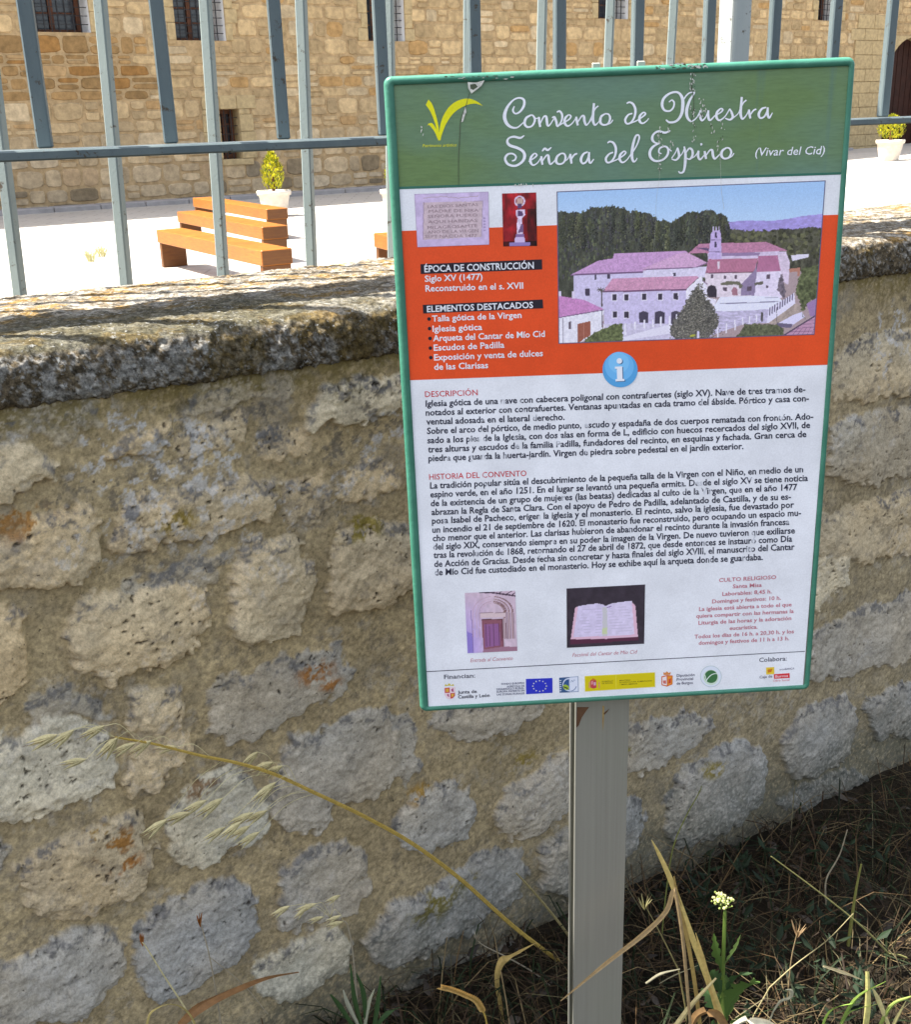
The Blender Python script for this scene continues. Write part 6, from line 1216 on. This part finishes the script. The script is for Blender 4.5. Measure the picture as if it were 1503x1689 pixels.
for lab, pts, y, r, c, hd in (('pale kinked stem crossing right of the flowering weed', [(1270,1628),(1310,1592),(1365,1550),(1408,1506)], 2.0, 1.2, (0.34, 0.29, 0.15), None), ('long green-brown stem falling to the right edge', [(1466,1572),(1420,1526),(1350,1470),(1272,1412)], 2.25, 1.7, (0.2, 0.19, 0.07), None),
      ('grey upright stem with a knee near the top of the dark soil', [(1362,1480),(1364,1448),(1385,1410),(1398,1368)], 2.45, 1.5, GREYST, None), ('yellow-green stem standing near the right edge', [(1405,1520),(1412,1470),(1421,1425)], 2.3, 2.6, (0.25, 0.25, 0.07), None), ('brownish stem ending in a bristly head right of the weed', [(1300,1640),(1306,1580),(1316,1535)], 2.1, 1.3, (0.3, 0.22, 0.12), [(1316,1545,26,(0.32,0.22,0.12))]),
      ('thin stem with a star-shaped head just right of the post', [(1120,1600),(1090,1540),(1066,1496)], 2.0, 1.3, (0.28, 0.24, 0.1), [(1064,1500,24,(0.36,0.33,0.16))]), ('fine green stem rising in front of the wall right of the post', [(1098,1480),(1110,1400),(1130,1350),(1152,1310),(1158,1296)], 2.3, 1.2, (0.2, 0.22, 0.06), None)):
    stalk('dry_stalk', lab, 'grass', pts, 0, r, c, hd, RS, D_(y))
leafy('green_grass_tuft', 'sunlit green and cream grass tuft in the lower right corner', 'grass', [([(1375,1720),(1410,1650),(1462,1618)], [6,7,1], (0.22, 0.32, 0.06), True), ([(1380,1720),(1400,1672),(1450,1655)], [6,6,1], (0.2, 0.3, 0.06), True), ([(1425,1720),(1432,1660),(1431,1602)], [9,10,6], (0.6, 0.55, 0.2), True),
      ([(1470,1700),(1450,1650),(1440,1630)], [6,8,2], (0.6, 0.52, 0.24), True), ([(1350,1720),(1370,1668),(1420,1652)], [5,6,1], (0.18, 0.28, 0.05), True), ([(1440,1720),(1470,1660),(1510,1640)], [6,7,1], (0.24, 0.3, 0.07), True), ([(1460,1720),(1480,1680),(1495,1650)], [6,7,1], (0.55, 0.48, 0.2), True)], D_(1.88))
leafy('dried_grass_leaf', 'short cream blade catching the sun above the corner tuft', 'grass', [([(1358,1592),(1390,1602),(1424,1616)], [4,7,1], (0.62, 0.52, 0.3), False)], D_(1.9))
# --- ground cover nobody could count
def cover():
    rr = np.random.RandomState(31); m = MB()
    for i in range(10500):
        s, o = rr.uniform(-1.2, 4.2), 0.015 + 1.7 * rr.rand() ** 1.4
        p = W0 + WD * s + WN * o; p[2] = -0.03 - 0.08 * min(2, max(0, p[0]))
        if np.hypot(p[0], p[1]) < 1.0: continue
        L = rr.uniform(0.06, 0.26) * (1.15 if o > 0.1 else 0.8); an_ = rr.uniform(0, 2 * math.pi); lean = rr.uniform(0.2, 1.5); h = np.array([math.cos(an_), math.sin(an_), 0])
        if o < 0.08: h = h + WN * 0.9
        P = [p, p + h * L * .25 * lean + UP * L * .5, p + h * L * .65 * lean + UP * L * (.8 - .25 * lean), p + h * L * 1.0 * lean + UP * L * (.85 - .5 * lean)]
        t = rr.rand(); g = rr.uniform(0.4, 1.1)
        c = np.array((0.055, 0.036, 0.017) if t < .5 else (0.11, 0.082, 0.038) if t < .64 else (0.018, 0.03, 0.009) if t < .86 else (0.045, 0.026, 0.013)) * g
        m.blade(P, [0.0022, 0.0026, 0.0018, 0.0004] if t < .68 else [0.003, 0.005, 0.004, 0.0006], np.cross(h, UP) + 1e-3, tuple(c))
    for i in range(1500):                         # longer dead stems lying over one another
        s, o = rr.uniform(-0.6, 3.6), 0.04 + 1.5 * rr.rand() ** 1.3; p = W0 + WD * s + WN * o; p[2] = -0.02 - 0.08 * min(2, max(0, p[0])) + rr.uniform(0, .05)
        if np.hypot(p[0], p[1]) < 1.1: continue
        L = rr.uniform(0.18, 0.48); an_ = rr.uniform(0, 2 * math.pi); h = np.array([math.cos(an_), math.sin(an_), 0]) * rr.uniform(.5, 1.0); up_ = rr.uniform(0.1, 0.75); b_ = rr.uniform(-.25, .25); q = np.cross(h, UP) * b_
        P = [p, p + h * L * .35 + UP * L * .35 * up_ + q * L * .2, p + h * L * .7 + UP * L * .5 * up_ + q * L * .5, p + h * L + UP * L * .4 * up_ + q * L]
        c = np.array([(0.16, 0.10, 0.042), (0.21, 0.155, 0.075), (0.10, 0.06, 0.026), (0.13, 0.115, 0.06)][rr.randint(4)]) * rr.uniform(.5, 1.15); m.blade(P, [0.0026, 0.0028, 0.002, 0.0004], np.cross(h, UP) + 1e-3, tuple(c))
    o_ = m.build('dry_grass', MAT['straw'], None); tag(o_, 'tangled dry and green grass covering the dark soil along the wall foot', 'grass', None, 'stuff')
    m = MB()
    for i in range(1500):
        s, o = rr.uniform(-0.8, 4.0), 0.02 + 1.4 * rr.rand() ** 1.6; p = W0 + WD * s + WN * o; p[2] = rr.uniform(0.0, 0.03) - 0.085 * max(0, min(2, p[0])) + 0.02
        L = rr.uniform(0.012, 0.045); an_ = rr.uniform(0, 2 * math.pi); h = np.array([math.cos(an_), math.sin(an_), rr.uniform(-.2, .5)]); g = rr.uniform(0.35, 1.2)
        c = np.array([(0.036, 0.025, 0.016), (0.055, 0.04, 0.028), (0.026, 0.016, 0.01), (0.10, 0.082, 0.066)][rr.randint(4)]) * g
        m.blade([p, p + h * L * .4 + UP * L * rr.uniform(.05, .3), p + h * L], [L * .2, L * .6, L * .08], np.cross(h, UP) + rr.uniform(-.3, .3, 3), tuple(c), fold=0.5)
    o_ = m.build('leaf_litter', MAT['straw'], None); tag(o_, 'brown dead leaves and chaff scattered on the soil by the wall', 'leaf litter', None, 'stuff')
cover()
def broadleaf():
    rr = np.random.RandomState(44); m = MB()
    for i in range(95):
        px, py = rr.uniform(1090, 1460), rr.uniform(1400, 1689); p = onz(px, py, -0.02); 
        if (p - W0) @ WN < 0.05: continue
        for k in range(3):
            L = rr.uniform(0.015, 0.045); an_ = rr.uniform(0, 2 * math.pi); h = np.array([math.cos(an_), math.sin(an_), rr.uniform(0.1, 0.9)]); q = p + UP * rr.uniform(0, 0.08); g = rr.uniform(0.5, 1.2)
            m.blade([q, q + h * L * .5, q + h * L], [L * .1, L * .45, L * .04], np.cross(h, UP), tuple(np.array((0.018, 0.034, 0.015)) * g), fold=0.3)
    o_ = m.build('ground_cover', MAT['leafs'], None); tag(o_, 'small dark green leaves creeping over the soil right of the post', 'ground cover', None, 'stuff')
broadleaf()
